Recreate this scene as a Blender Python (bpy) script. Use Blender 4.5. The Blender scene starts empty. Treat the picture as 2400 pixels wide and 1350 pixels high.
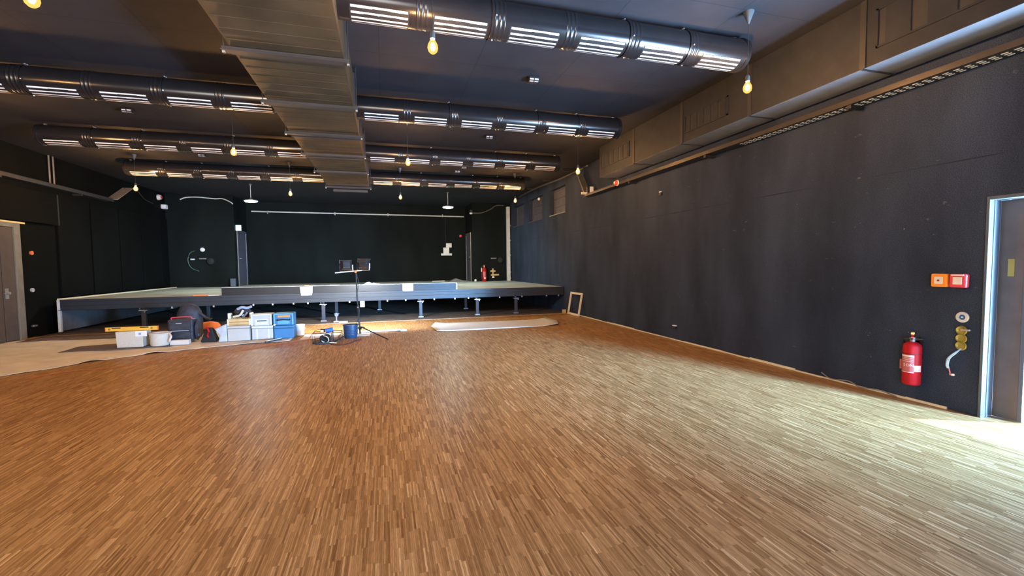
import bpy, math, random
from mathutils import Matrix, Vector, Euler
random.seed(7)
PI = math.pi
S = bpy.context.scene
COL = S.collection

# ------------------------------------------------------------------ materials
def nt_new(name):
    m = bpy.data.materials.new(name); m.use_nodes = True
    nt = m.node_tree
    return m, nt, nt.nodes['Principled BSDF']

def mat(name, col, rough=0.6, metal=0.0, var=0.12, scale=6.0, emit=None, estr=0.0, spec=0.5, bump=0.0, bscale=60.0, trans=0.0, coat=0.0):
    m, nt, b = nt_new(name)
    tc = nt.nodes.new('ShaderNodeTexCoord')
    nz = nt.nodes.new('ShaderNodeTexNoise'); nz.inputs['Scale'].default_value = scale; nz.inputs['Detail'].default_value = 5
    nt.links.new(tc.outputs['Object'], nz.inputs['Vector'])
    rp = nt.nodes.new('ShaderNodeValToRGB')
    lo = [max(0, c*(1-var)) for c in col]; hi = [min(1, c*(1+var)) for c in col]
    rp.color_ramp.elements[0].position = 0.3; rp.color_ramp.elements[0].color = (*lo, 1)
    rp.color_ramp.elements[1].position = 0.7; rp.color_ramp.elements[1].color = (*hi, 1)
    nt.links.new(nz.outputs['Fac'], rp.inputs['Fac'])
    nt.links.new(rp.outputs['Color'], b.inputs['Base Color'])
    b.inputs['Roughness'].default_value = rough
    b.inputs['Metallic'].default_value = metal
    b.inputs['Specular IOR Level'].default_value = spec
    b.inputs['Coat Weight'].default_value = coat
    if trans: b.inputs['Transmission Weight'].default_value = trans
    if bump:
        n2 = nt.nodes.new('ShaderNodeTexNoise'); n2.inputs['Scale'].default_value = bscale; n2.inputs['Detail'].default_value = 4
        nt.links.new(tc.outputs['Object'], n2.inputs['Vector'])
        bp = nt.nodes.new('ShaderNodeBump'); bp.inputs['Strength'].default_value = bump; bp.inputs['Distance'].default_value = 0.01
        nt.links.new(n2.outputs['Fac'], bp.inputs['Height']); nt.links.new(bp.outputs['Normal'], b.inputs['Normal'])
    if emit:
        b.inputs['Emission Color'].default_value = (*emit, 1); b.inputs['Emission Strength'].default_value = estr
    return m

def wall_mat(name, col, scuff=0.6, line_z=None):
    """matt black wall paint: cloudy, roller streaks, pale scuffs and chips"""
    m, nt, b = nt_new(name); N = nt.nodes.new; L = nt.links.new
    tc = N('ShaderNodeTexCoord')
    mp = N('ShaderNodeMapping'); mp.inputs['Scale'].default_value = (1, 1, 0.35); L(tc.outputs['Object'], mp.inputs['Vector'])
    n1 = N('ShaderNodeTexNoise'); n1.inputs['Scale'].default_value = 1.3; n1.inputs['Detail'].default_value = 6; L(mp.outputs[0], n1.inputs['Vector'])
    r1 = N('ShaderNodeValToRGB'); r1.color_ramp.elements[0].position = .3; r1.color_ramp.elements[1].position = .75
    r1.color_ramp.elements[0].color = (*[c*.62 for c in col], 1); r1.color_ramp.elements[1].color = (*[c*1.45 for c in col], 1)
    L(n1.outputs['Fac'], r1.inputs['Fac'])
    n2 = N('ShaderNodeTexNoise'); n2.inputs['Scale'].default_value = 7; n2.inputs['Detail'].default_value = 8; n2.inputs['Roughness'].default_value = .75
    mp2 = N('ShaderNodeMapping'); mp2.inputs['Scale'].default_value = (1, 1, 1.9); L(tc.outputs['Object'], mp2.inputs['Vector']); L(mp2.outputs[0], n2.inputs['Vector'])
    r2 = N('ShaderNodeValToRGB'); r2.color_ramp.elements[0].position = .64; r2.color_ramp.elements[1].position = .74
    r2.color_ramp.elements[0].color = (0, 0, 0, 1); r2.color_ramp.elements[1].color = (scuff, scuff, scuff, 1)
    L(n2.outputs['Fac'], r2.inputs['Fac'])
    mx = N('ShaderNodeMixRGB'); mx.inputs['Color2'].default_value = (.22, .22, .23, 1)
    L(r2.outputs['Color'], mx.inputs['Fac']); L(r1.outputs['Color'], mx.inputs['Color1'])
    last = mx.outputs['Color']
    n5 = N('ShaderNodeTexNoise'); n5.inputs['Scale'].default_value = 130; n5.inputs['Detail'].default_value = 2; L(tc.outputs['Object'], n5.inputs['Vector'])
    gr = N('ShaderNodeMapRange'); gr.inputs['From Min'].default_value = .3; gr.inputs['From Max'].default_value = .7; gr.inputs['To Min'].default_value = .55; gr.inputs['To Max'].default_value = 1.45; L(n5.outputs['Fac'], gr.inputs['Value'])
    gm = N('ShaderNodeMixRGB'); gm.blend_type = 'MULTIPLY'; gm.inputs['Fac'].default_value = 1; L(last, gm.inputs['Color1']); L(gr.outputs[0], gm.inputs['Color2']); last = gm.outputs['Color']
    if line_z:
        r1n = N('ShaderNodeMapRange'); r1n.inputs['From Min'].default_value = .45; r1n.inputs['From Max'].default_value = .62; r1n.inputs['To Max'].default_value = .7; L(n1.outputs['Fac'], r1n.inputs['Value'])
        sz = N('ShaderNodeSeparateXYZ'); L(tc.outputs['Object'], sz.inputs[0])
        c1 = N('ShaderNodeMath'); c1.operation = 'COMPARE'; c1.inputs[1].default_value = line_z; c1.inputs[2].default_value = .006; L(sz.outputs['Z'], c1.inputs[0])
        c2 = N('ShaderNodeMath'); c2.operation = 'MULTIPLY'; L(c1.outputs[0], c2.inputs[0]); L(r1n.outputs[0], c2.inputs[1])
        lm = N('ShaderNodeMixRGB'); lm.inputs['Color2'].default_value = (.006, .006, .007, 1); L(c2.outputs[0], lm.inputs['Fac']); L(last, lm.inputs['Color1']); last = lm.outputs['Color']
        # pale paint chips, small and hard-edged
        n4 = N('ShaderNodeTexVoronoi'); n4.inputs['Scale'].default_value = 4.5; L(tc.outputs['Object'], n4.inputs['Vector'])
        n6 = N('ShaderNodeTexNoise'); n6.inputs['Scale'].default_value = 3; L(tc.outputs['Object'], n6.inputs['Vector'])
        lt = N('ShaderNodeMath'); lt.operation = 'LESS_THAN'; L(n4.outputs['Distance'], lt.inputs[0])
        th = N('ShaderNodeMapRange'); th.inputs['From Min'].default_value = .45; th.inputs['From Max'].default_value = .7; th.inputs['To Min'].default_value = 0; th.inputs['To Max'].default_value = .03; L(n6.outputs['Fac'], th.inputs['Value']); L(th.outputs[0], lt.inputs[1])
        cm = N('ShaderNodeMixRGB'); cm.inputs['Color2'].default_value = (.20, .20, .21, 1); L(lt.outputs[0], cm.inputs['Fac']); L(last, cm.inputs['Color1']); last = cm.outputs['Color']
    L(last, b.inputs['Base Color'])
    b.inputs['Roughness'].default_value = .8; b.inputs['Specular IOR Level'].default_value = .12
    n3 = N('ShaderNodeTexNoise'); n3.inputs['Scale'].default_value = 45; n3.inputs['Detail'].default_value = 3; L(tc.outputs['Object'], n3.inputs['Vector'])
    bp = N('ShaderNodeBump'); bp.inputs['Strength'].default_value = .12; bp.inputs['Distance'].default_value = .01
    L(n3.outputs['Fac'], bp.inputs['Height']); L(bp.outputs['Normal'], b.inputs['Normal'])
    return m

def ceiling_mat():
    """black painted boards with thin butt joints"""
    m, nt, b = nt_new('ceiling_paint'); N = nt.nodes.new; L = nt.links.new
    tc = N('ShaderNodeTexCoord')
    br = N('ShaderNodeTexBrick'); br.inputs['Scale'].default_value = 1.0; br.inputs['Brick Width'].default_value = 1.25; br.inputs['Row Height'].default_value = 2.0
    br.inputs['Mortar Size'].default_value = .006; br.inputs['Mortar Smooth'].default_value = .3; br.offset = 0
    br.inputs['Color1'].default_value = (.025, .027, .034, 1); br.inputs['Color2'].default_value = (.028, .030, .037, 1); br.inputs['Mortar'].default_value = (.016, .018, .022, 1)
    L(tc.outputs['Object'], br.inputs['Vector'])
    nz = N('ShaderNodeTexNoise'); nz.inputs['Scale'].default_value = 2.2; nz.inputs['Detail'].default_value = 6; L(tc.outputs['Object'], nz.inputs['Vector'])
    mx = N('ShaderNodeMixRGB'); mx.blend_type = 'OVERLAY'; mx.inputs['Fac'].default_value = .3
    L(br.outputs['Color'], mx.inputs['Color1']); L(nz.outputs['Fac'], mx.inputs['Color2'])
    L(mx.outputs['Color'], b.inputs['Base Color'])
    b.inputs['Roughness'].default_value = .75; b.inputs['Specular IOR Level'].default_value = .12
    return m

def parquet_mat():
    """industrial oak parquet: 9 mm lamellas, 160 mm long, laid in blocks along the hall"""
    m, nt, b = nt_new('industrial_parquet'); N = nt.nodes.new; L = nt.links.new
    def math_(op, a, c=None):
        n = N('ShaderNodeMath'); n.operation = op
        for i, v in enumerate((a, c)):
            if v is None: continue
            if isinstance(v, (int, float)): n.inputs[i].default_value = v
            else: L(v, n.inputs[i])
        return n.outputs[0]
    tc = N('ShaderNodeTexCoord'); sp = N('ShaderNodeSeparateXYZ'); L(tc.outputs['Object'], sp.inputs[0])
    x, y = sp.outputs['X'], sp.outputs['Y']
    blk = math_('FLOOR', math_('DIVIDE', x, .042))
    wb = N('ShaderNodeTexWhiteNoise'); wb.noise_dimensions = '1D'; L(blk, wb.inputs['W'])
    u = math_('DIVIDE', x, .0105); v = math_('ADD', math_('DIVIDE', y, .19), wb.outputs['Value'])
    fu, fv = math_('FLOOR', u), math_('FLOOR', v)
    cb = N('ShaderNodeCombineXYZ'); L(fu, cb.inputs[0]); L(fv, cb.inputs[1])
    wn = N('ShaderNodeTexWhiteNoise'); wn.noise_dimensions = '3D'; L(cb.outputs[0], wn.inputs['Vector'])
    cb2 = N('ShaderNodeCombineXYZ'); L(blk, cb2.inputs[0]); L(fv, cb2.inputs[1]); cb2.inputs[2].default_value = 3
    wn2 = N('ShaderNodeTexWhiteNoise'); wn2.noise_dimensions = '3D'; L(cb2.outputs[0], wn2.inputs['Vector'])
    val = math_('ADD', math_('MULTIPLY', wn.outputs['Value'], .9), math_('MULTIPLY', wn2.outputs['Value'], .1))
    rp = N('ShaderNodeValToRGB'); e = rp.color_ramp.elements
    e[0].position = 0; e[0].color = (.20, .088, .030, 1); e[1].position = 1; e[1].color = (.74, .50, .25, 1)
    for p, c in ((.14, (.295, .150, .052)), (.5, (.405, .222, .086)), (.80, (.50, .288, .116)), (.92, (.58, .35, .152))):
        q = e.new(p); q.color = (*c, 1)
    L(val, rp.inputs['Fac'])
    # joints
    def edge(c, w):
        f = math_('FRACT', c); d = math_('MINIMUM', f, math_('SUBTRACT', 1.0, f)); return math_('LESS_THAN', d, w)
    j = math_('MAXIMUM', math_('MULTIPLY', edge(u, .06), .5), math_('MULTIPLY', edge(v, .006), .2))
    mj = N('ShaderNodeMixRGB'); mj.inputs['Color2'].default_value = (.075, .034, .015, 1)
    L(math_('MULTIPLY', j, .9), mj.inputs['Fac']); L(rp.outputs['Color'], mj.inputs['Color1'])
    # fine grain and small dark specks along the strips
    mg = N('ShaderNodeMapping'); mg.inputs['Scale'].default_value = (170, 14, 1); L(tc.outputs['Object'], mg.inputs['Vector'])
    ng = N('ShaderNodeTexNoise'); ng.inputs['Scale'].default_value = 1; ng.inputs['Detail'].default_value = 6; ng.inputs['Roughness'].default_value = .7; L(mg.outputs[0], ng.inputs['Vector'])
    gr = N('ShaderNodeMapRange'); gr.inputs['From Min'].default_value = .3; gr.inputs['From Max'].default_value = .7; gr.inputs['To Min'].default_value = .68; gr.inputs['To Max'].default_value = 1.3; L(ng.outputs['Fac'], gr.inputs['Value'])
    mm = N('ShaderNodeMixRGB'); mm.blend_type = 'MULTIPLY'; mm.inputs['Fac'].default_value = 1; L(mj.outputs['Color'], mm.inputs['Color1']); L(gr.outputs[0], mm.inputs['Color2']); mj = mm
    # broad wear
    nz = N('ShaderNodeTexNoise'); nz.inputs['Scale'].default_value = .8; nz.inputs['Detail'].default_value = 5; L(tc.outputs['Object'], nz.inputs['Vector'])
    mo = N('ShaderNodeMixRGB'); mo.blend_type = 'OVERLAY'; mo.inputs['Fac'].default_value = .22
    L(mj.outputs['Color'], mo.inputs['Color1']); L(nz.outputs['Fac'], mo.inputs['Color2'])
    L(mo.outputs['Color'], b.inputs['Base Color'])
    mr = N('ShaderNodeMapRange'); mr.inputs['To Min'].default_value = .34; mr.inputs['To Max'].default_value = .46; L(nz.outputs['Fac'], mr.inputs['Value'])
    L(mr.outputs[0], b.inputs['Roughness'])
    b.inputs['Specular IOR Level'].default_value = .09
    return m

M = {}
def mk(k, *a, **kw): M[k] = mat(k, *a, **kw)
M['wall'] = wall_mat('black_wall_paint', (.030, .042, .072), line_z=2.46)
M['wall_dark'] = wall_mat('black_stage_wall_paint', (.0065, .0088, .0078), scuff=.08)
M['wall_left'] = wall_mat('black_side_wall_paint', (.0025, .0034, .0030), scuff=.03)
def bulb_glass():
    m = bpy.data.materials.new('amber_bulb_glass'); m.use_nodes = True; nt = m.node_tree; nt.nodes.clear(); N = nt.nodes.new; L = nt.links.new
    o = N('ShaderNodeOutputMaterial'); tr = N('ShaderNodeBsdfTransparent'); tr.inputs['Color'].default_value = (1, .93, .8, 1)
    em = N('ShaderNodeEmission'); em.inputs['Color'].default_value = (1, .52, .12, 1); em.inputs['Strength'].default_value = 2.2
    nz = N('ShaderNodeTexNoise'); nz.inputs['Scale'].default_value = 20
    mr = N('ShaderNodeMapRange'); mr.inputs['To Min'].default_value = .35; mr.inputs['To Max'].default_value = .5; L(nz.outputs['Fac'], mr.inputs['Value'])
    mx = N('ShaderNodeMixShader'); L(mr.outputs[0], mx.inputs[0]); L(tr.outputs[0], mx.inputs[1]); L(em.outputs[0], mx.inputs[2]); L(mx.outputs[0], o.inputs['Surface'])
    return m
M['bulb_glass'] = bulb_glass()
M['ceil'] = ceiling_mat()
M['parquet'] = parquet_mat()
mk('subfloor', (.105, .08, .06), .8, var=.35, scale=3, bump=.2)
mk('outside_ground', (.14, .15, .17), .8)
mk('trunk_duct', (.054, .041, .023), .55, var=.3, scale=2.0, spec=.2)
mk('box_duct', (.029, .032, .038), .6, var=.15, spec=.2)
mk('galvanised', (.22, .235, .26), .5, var=.1)  # paler than the duct paint, holds the door's daylight from below
mk('duct_seam', (.03, .03, .03), .6)
mk('gloss_black', (.012, .012, .014), .2, spec=.6)
mk('collar_black', (.012, .012, .014), .25, spec=.6)
mk('slot_white', (.92, .92, .94), .35, spec=.5, var=.03)
mk('slot_dark', (.008, .008, .008), .8)
mk('zinc', (.72, .72, .74), .3, metal=.8)
mk('steel', (.30, .30, .31), .4, metal=.7)
mk('black', (.014, .014, .015), .5)
mk('black_matte', (.012, .012, .013), .8)
mk('rail', (.032, .033, .037), .5, metal=.2)
mk('tray_lip', (.045, .04, .036), .4, metal=.3)
mk('cord_black', (.03, .03, .032), .6)
mk('rose', (.09, .10, .11), .4)
mk('filament', (1, .8, .5), .3, emit=(1.0, .52, .20), estr=7400)
mk('led', (1, 1, 1), .3, emit=(.84, 1.0, .92), estr=340)
mk('halogen', (1, 1, 1), .3, emit=(.85, .92, 1.0), estr=30)
mk('exit', (.5, .7, 1), .3, emit=(.35, .62, 1.0), estr=5)
mk('red', (.42, .008, .013), .45, spec=.2, var=.08)
mk('red_bright', (.75, .05, .045), .35)
mk('alarm_red', (.72, .06, .09), .35, var=.05)
mk('alarm_orange', (.86, .28, .035), .35, var=.05)
mk('orange', (.85, .22, .05), .6)
mk('white', (.82, .82, .80), .5, var=.04)
mk('paper', (.86, .88, .90), .7, var=.02)
mk('print', (.55, .56, .60), .7)
mk('cream', (.72, .68, .50), .5, var=.06)
mk('pale_label', (.74, .68, .62), .5)
mk('label_pink', (.50, .12, .13), .4)
mk('yellow', (.85, .50, .06), .45, var=.06)
mk('brass', (.34, .28, .06), .4, metal=.4)
mk('blue_wire', (.25, .45, .80), .5)
mk('socket_grey', (.55, .56, .58), .45)
mk('door_grey', (.105, .092, .084), .6, var=.1, spec=.15)
mk('frame_grey', (.085, .11, .14), .5, metal=.0, spec=.2, var=.05)
mk('frame_cream', (.20, .20, .17), .5)
mk('foam', (.80, .68, .32), .8)
mk('deck', (.44, .47, .43), .45, var=.3, scale=1.2)
mk('stage_black', (.025, .030, .038), .36, spec=.55)
mk('riser_black', (.008, .009, .011), .36, spec=.5)
mk('side_board', (.14, .14, .145), .6)
mk('leg_black', (.05, .052, .06), .4, metal=.3)
mk('kraft', (.72, .67, .56), .85, var=.12, scale=3, bump=.5, bscale=9)
mk('felt', (.14, .10, .085), .95, var=.25, scale=8)
mk('board_white', (.66, .64, .58), .6, var=.05)
mk('wood_pale', (.74, .67, .50), .55)
mk('wood_tray', (.62, .42, .17), .55, var=.15, scale=9)
mk('box_speckle', (.64, .62, .52), .6, var=.16, scale=90)
mk('systainer', (.50, .475, .42), .5, var=.04)
mk('systainer_light', (.66, .655, .61), .5, var=.04)
mk('systainer_blue', (.03, .17, .33), .45, var=.06)
mk('systainer_blue_light', (.10, .34, .52), .45, var=.06)
mk('bucket_blue', (.018, .045, .095), .4)
mk('motor_blue', (.03, .12, .36), .4)
mk('case_black', (.03, .034, .045), .6, var=.35, scale=12)
mk('cloth_grey', (.50, .53, .56), .85, var=.15, scale=9)
mk('cloth_sack_blue', (.36, .42, .52), .85)
mk('orange_cable', (.42, .12, .03), .5)
mk('dark_cable', (.09, .03, .02), .5)
mk('cream_hose', (.60, .52, .34), .5)
mk('green_cable', (.06, .13, .07), .5)
mk('grey_cable', (.22, .22, .22), .6)
mk('conduit', (.20, .18, .15), .4, metal=.4)
mk('trunking', (.62, .64, .60), .5)
mk('shutter', (.085, .085, .105), .55)
mk('plank', (.36, .28, .20), .6, var=.2)
mk('glass', (.8, .9, 1), .05, trans=.95)

# ------------------------------------------------------------------ mesh builder
class MB:
    def __init__(s): s.v, s.f, s.mi, s.mats = [], [], [], []
    def _m(s, k):
        if k not in s.mats: s.mats.append(k)
        return s.mats.index(k)
    def add(s, vs, fs, k, T=None):
        o = len(s.v); i = s._m(k)
        s.v += [tuple(T @ Vector(p)) if T else tuple(p) for p in vs]
        s.f += [tuple(o+j for j in f) for f in fs]; s.mi += [i]*len(fs); return s
    def box(s, x0, x1, y0, y1, z0, z1, k, T=None):
        vs = [(x, y, z) for z in (z0, z1) for y in (y0, y1) for x in (x0, x1)]
        return s.add(vs, [(0,2,3,1),(4,5,7,6),(0,1,5,4),(2,6,7,3),(0,4,6,2),(1,3,7,5)], k, T)
    def taper(s, cx, cy, z0, z1, w0, d0, w1, d1, k, T=None):
        vs = [(cx+sx*w/2, cy+sy*d/2, z) for z, w, d in ((z0, w0, d0), (z1, w1, d1)) for sy in (-1, 1) for sx in (-1, 1)]
        return s.add(vs, [(0,2,3,1),(4,5,7,6),(0,1,5,4),(2,6,7,3),(0,4,6,2),(1,3,7,5)], k, T)
    def lathe(s, prof, k, n=24, T=None, cap=True):
        vs, fs = [], []
        for r, z in prof:
            for i in range(n):
                a = 2*PI*i/n; vs.append((r*math.cos(a), r*math.sin(a), z))
        for j in range(len(prof)-1):
            for i in range(n):
                i2 = (i+1) % n; fs.append((j*n+i, j*n+i2, (j+1)*n+i2, (j+1)*n+i))
        if cap:
            fs.append(tuple(range(n-1, -1, -1))); q = (len(prof)-1)*n; fs.append(tuple(q+i for i in range(n)))
        return s.add(vs, fs, k, T)
    def cyl(s, a, b, r, k, n=12, r2=None):
        a, b = Vector(a), Vector(b); d = b-a
        T = Matrix.Translation(a) @ d.to_track_quat('Z', 'Y').to_matrix().to_4x4()
        return s.lathe([(r, 0), (r if r2 is None else r2, d.length)], k, n, T)
    def tube(s, pts, r, k, n=8):
        pts = [Vector(p) for p in pts]; vs, fs = [], []
        for i, p in enumerate(pts):
            d = (pts[min(i+1, len(pts)-1)]-pts[max(i-1, 0)]).normalized()
            up = Vector((0, 0, 1)) if abs(d.z) < .95 else Vector((1, 0, 0))
            a = d.cross(up).normalized(); b = a.cross(d).normalized()
            for j in range(n):
                t = 2*PI*j/n; vs.append(tuple(p+a*(r*math.cos(t))+b*(r*math.sin(t))))
        for i in range(len(pts)-1):
            for j in range(n):
                j2 = (j+1) % n; fs.append((i*n+j, i*n+j2, (i+1)*n+j2, (i+1)*n+j))
        fs.append(tuple(range(n-1, -1, -1))); q = (len(pts)-1)*n; fs.append(tuple(q+j for j in range(n)))
        return s.add(vs, fs, k)
    def build(s, name, parent=None, smooth=False, bevel=0.0, loc=None):
        me = bpy.data.meshes.new(name); me.from_pydata(s.v, [], s.f)
        for k in s.mats: me.materials.append(M[k])
        me.polygons.foreach_set('material_index', s.mi)
        if smooth:
            me.polygons.foreach_set('use_smooth', [True]*len(s.f))
            try: me.set_sharp_from_angle(angle=math.radians(40))
            except Exception: pass
        me.update()
        o = bpy.data.objects.new(name, me); COL.objects.link(o)
        if parent: o.parent = parent
        if loc: o.location = loc
        if bevel:
            b = o.modifiers.new('bevel', 'BEVEL'); b.width = bevel; b.segments = 2; b.limit_method = 'ANGLE'
        return o

def spline(ctrl, n=8):
    """Catmull-Rom through the control points"""
    P = [Vector(p) for p in ctrl]; P = [2*P[0]-P[1]] + P + [2*P[-1]-P[-2]]; out = []
    for i in range(1, len(P)-2):
        a, b, c, d = P[i-1:i+3]
        for j in range(n):
            t = j/n; out.append(.5*((2*b)+(c-a)*t+(2*a-5*b+4*c-d)*t*t+(3*b-a-3*c+d)*t**3))
    out.append(P[-2]); return out

def tag(o, label, cat, group=None, kind=None):
    o['label'] = label; o['category'] = cat
    if group: o['group'] = group
    if kind: o['kind'] = kind
    return o
def thing(name, label, cat, loc=(0, 0, 0), rz=0, group=None):
    o = bpy.data.objects.new(name, None); COL.objects.link(o); o.empty_display_size = .1
    o.location = loc; o.rotation_euler = (0, 0, rz); return tag(o, label, cat, group)
def struct(o, label=None, cat=None):
    o['kind'] = 'structure'
    if label: o['label'] = label; o['category'] = cat
    return o
def dup(root, loc, label, rz=None, group=None):
    def cp(o, par):
        c = o.copy(); COL.objects.link(c)
        if par: c.parent = par
        for ch in list(o.children): cp(ch, c)
        return c
    r = cp(root, None); r.location = loc; r['label'] = label
    if rz is not None: r.rotation_euler = (0, 0, rz)
    if group: r['group'] = group
    return r

# ------------------------------------------------------------------ the hall (metres; X right, Y into the hall, Z up)
XR, XL, ZC = 5.4, -7.6, 4.2
YF, YB, YBB = -5.0, 19.0, 20.6          # wall behind the camera, wing walls, back of the stage recess
RX0, RX1 = -5.42, 3.68                  # recess
YP = 12.45                              # the parquet ends here
ZD = .79                                # stage deck

struct(MB().box(XL-.3, XR+.3, YF-.3, YP, -.1, 0, 'parquet').build('floor'), 'brown industrial oak parquet of thin strips laid lengthwise', 'floor')
struct(MB().box(XL-.3, XR+.3, YP, YBB+.3, -.12, -.012, 'subfloor').build('floor'), 'dark bare floor under the stage beyond the parquet edge', 'floor')
struct(MB().box(XL-.3, XR+.3, YF-.3, YBB+.3, ZC, ZC+.2, 'ceil').build('ceiling'), 'black painted board ceiling', 'ceiling')

# right wall with the door opening and three high window niches
DY0, DY1, DZ = -2.0, 2.76, 2.08
niches = [(12.75, 14.05), (14.82, 16.3), (16.97, 18.38)]; NZ0, NZ1 = 3.1, 3.95
w = MB(); T = .34
w.box(XR, XR+T, YF-.3, DY0, 0, ZC, 'wall'); w.box(XR, XR+T, DY0, DY1, DZ, ZC, 'wall')
w.box(XR, XR+T, DY1, YBB+.3, -.1, NZ0, 'wall'); w.box(XR, XR+T, DY1, YBB+.3, NZ1, ZC, 'wall')
e = [DY1] + [v for n in niches for v in n] + [YBB+.3]
for i in range(0, len(e), 2): w.box(XR, XR+T, e[i], e[i+1], NZ0, NZ1, 'wall')
w.box(XR+T-.06, XR+T, niches[0][0], niches[-1][1], NZ0, NZ1, 'wall_dark')
struct(w.build('wall_right'), 'long black painted side wall with pale scuffs', 'wall')
for i, (a, b) in enumerate(niches):
    r = MB().box(XR+.17, XR+.2, a, b, NZ0+.02, NZ1, 'shutter')
    for j in range(4):
        z = NZ0+.02+(NZ1-NZ0-.05)*j/3; r.box(XR+.14, XR+.17, a, b, z, z+.03, 'shutter')
    for y in (a, b-.04): r.box(XR+.14, XR+.17, y, y+.04, NZ0+.02, NZ1, 'shutter')
    o = struct(r.build('window_%d' % (i+1)), ['high black-painted window nearest the hall on the side wall', 'second black-painted high window above the stage', 'farthest dark high window above the stage'][i], 'window')
    MB().box(XR-.03, XR+.2, a-.02, b+.02, NZ0-.01, NZ0+.02, 'frame_cream' if i == 0 else 'shutter').build('window_sill', o)
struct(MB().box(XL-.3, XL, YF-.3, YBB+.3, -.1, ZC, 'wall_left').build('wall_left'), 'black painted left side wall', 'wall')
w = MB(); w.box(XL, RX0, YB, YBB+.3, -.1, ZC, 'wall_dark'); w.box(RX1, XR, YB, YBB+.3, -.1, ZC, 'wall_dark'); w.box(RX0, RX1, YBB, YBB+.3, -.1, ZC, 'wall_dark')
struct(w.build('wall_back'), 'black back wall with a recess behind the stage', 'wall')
# wall behind the camera, its unseen band of windows added to bring in daylight
WX0, WX1, WZ0, WZ1 = -6.9, 0.6, .5, 3.2
w = MB(); w.box(XL, WX0, YF-.3, YF, 0, ZC, 'wall'); w.box(WX1, XR, YF-.3, YF, 0, ZC, 'wall'); w.box(WX0, WX1, YF-.3, YF, 0, WZ0, 'wall'); w.box(WX0, WX1, YF-.3, YF, WZ1, ZC, 'wall')
struct(w.build('wall_front'))
w = MB()
for i in range(5):
    x = WX0+(WX1-WX0-.06)*i/4; w.box(x, x+.06, YF-.2, YF-.14, WZ0, WZ1, 'frame_grey')
for z in (WZ0, WZ1-.06): w.box(WX0, WX1, YF-.2, YF-.14, z, z+.06, 'frame_grey')
struct(w.build('window_4'))
struct(MB().box(XR+T, XR+12, -12, 12, -.12, -.02, 'outside_ground').build('ground'))  # unseen ground outside the door, added to bounce daylight in

# uneven cream gap strip along the foot of the right wall
w = MB(); y = 3.0
while y < 12.4:
    l = random.uniform(.25, .6); wd = random.uniform(.012, .028)
    w.box(XR-wd, XR, y, y+l, 0, random.uniform(.012, .03), 'cream'); y += l
struct(w.build('trim_1'), 'thin ragged cream strip along the foot of the side wall', 'trim')
struct(MB().box(XL+.3, XR, YP-.05, YP+.01, -.01, .006, 'plank').build('trim_2'), 'edge strip where the parquet stops before the stage', 'trim')

# ------------------------------------------------------------------ right door
d = MB(); d.box(XR-.012, XR+.15, 2.735, 2.76, 0, DZ, 'frame_grey'); d.box(XR-.012, XR+.15, DY0, 2.735, DZ-.032, DZ, 'frame_grey'); d.box(XR-.012, XR+.15, DY0, DY0+.03, 0, DZ-.032, 'frame_grey')
d.box(XR+.05, XR+.062, 2.728, 2.735, 0, DZ-.032, 'frame_grey')
D1 = struct(d.build('door_1', bevel=.004), 'open double door with pale blue-grey frame and fixed brown side leaf', 'door')
MB().box(XR+.14, XR+.195, 2.556, 2.733, .01, DZ-.036, 'door_grey').build('leaf', D1, bevel=.004)
MB().box(XR+.138, XR+.197, 2.526, 2.556, .01, DZ-.036, 'frame_grey').build('edge_strip', D1)
MB().box(XR+.137, XR+.14, 2.62, 2.665, 1.34, 1.5, 'brass').build('door_plate', D1)
MB().box(XR+.15, XR+.18, 2.518, 2.526, .93, 1.08, 'zinc').build('lock_plate', D1)

# ------------------------------------------------------------------ left door (tall double leaf)
d = MB(); a, b, zt = 10.0, 12.15, 2.5
d.box(XL, XL+.06, b-.17, b, 0, zt, 'frame_cream'); d.box(XL, XL+.06, a, b-.17, zt-.09, zt, 'frame_cream'); d.box(XL, XL+.06, a, a+.17, 0, zt-.09, 'frame_cream')
D2 = struct(d.build('door_2', bevel=.005), 'tall grey double door with pale frame at the left edge', 'door')
MB().box(XL, XL+.075, a, b+.12, zt, zt+.035, 'foam').build('foam_bead', D2)
MB().box(XL, XL+.035, 11.64, b-.175, .01, zt-.095, 'door_grey').build('leaf', D2, bevel=.006)
o = MB().box(XL, XL+.035, a+.175, 11.62, .01, zt-.095, 'door_grey').build('leaf', D2, bevel=.006)
h = MB(); h.cyl((XL+.03, 11.72, 1.02), (XL+.09, 11.72, 1.02), .03, 'zinc'); h.cyl((XL+.085, 11.72, 1.02), (XL+.085, 11.6, 1.02), .012, 'zinc'); h.box(XL+.035, XL+.045, 11.68, 11.76, .9, 1.12, 'zinc')
h.build('door_handle', D2, smooth=True)

# ------------------------------------------------------------------ parquet protection on the left
def sheet(name, poly_fn, nx, ny, amp, k, seed):
    rnd = random.Random(seed); vs, fs = [], []
    ph = [(rnd.uniform(1, 5), rnd.uniform(1, 5), rnd.uniform(0, 6)) for _ in range(6)]
    for j in range(ny+1):
        for i in range(nx+1):
            x, y = poly_fn(i/nx, j/ny)
            z = sum(math.sin(a*x*1.6+b*y*1.9+c) for a, b, c in ph)/6
            z = .004 + amp*max(0, z)**1.5 + amp*.15*rnd.random()
            vs.append((x, y, z))
    for j in range(ny):
        for i in range(nx):
            q = j*(nx+1)+i; fs.append((q, q+1, q+nx+2, q+nx+1))
    m = MB(); m.add(vs, fs, k); o = m.build(name, smooth=True)
    s = o.modifiers.new('thick', 'SOLIDIFY'); s.thickness = .003; s.offset = 1
    return o
front = spline([(-7.55, 6.9, 0), (-6.2, 7.5, 0), (-5.2, 7.95, 0), (-4.5, 8.75, 0), (-3.7, 9.3, 0), (-2.9, 9.62, 0), (-1.9, 9.8, 0)], 8)
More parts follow.
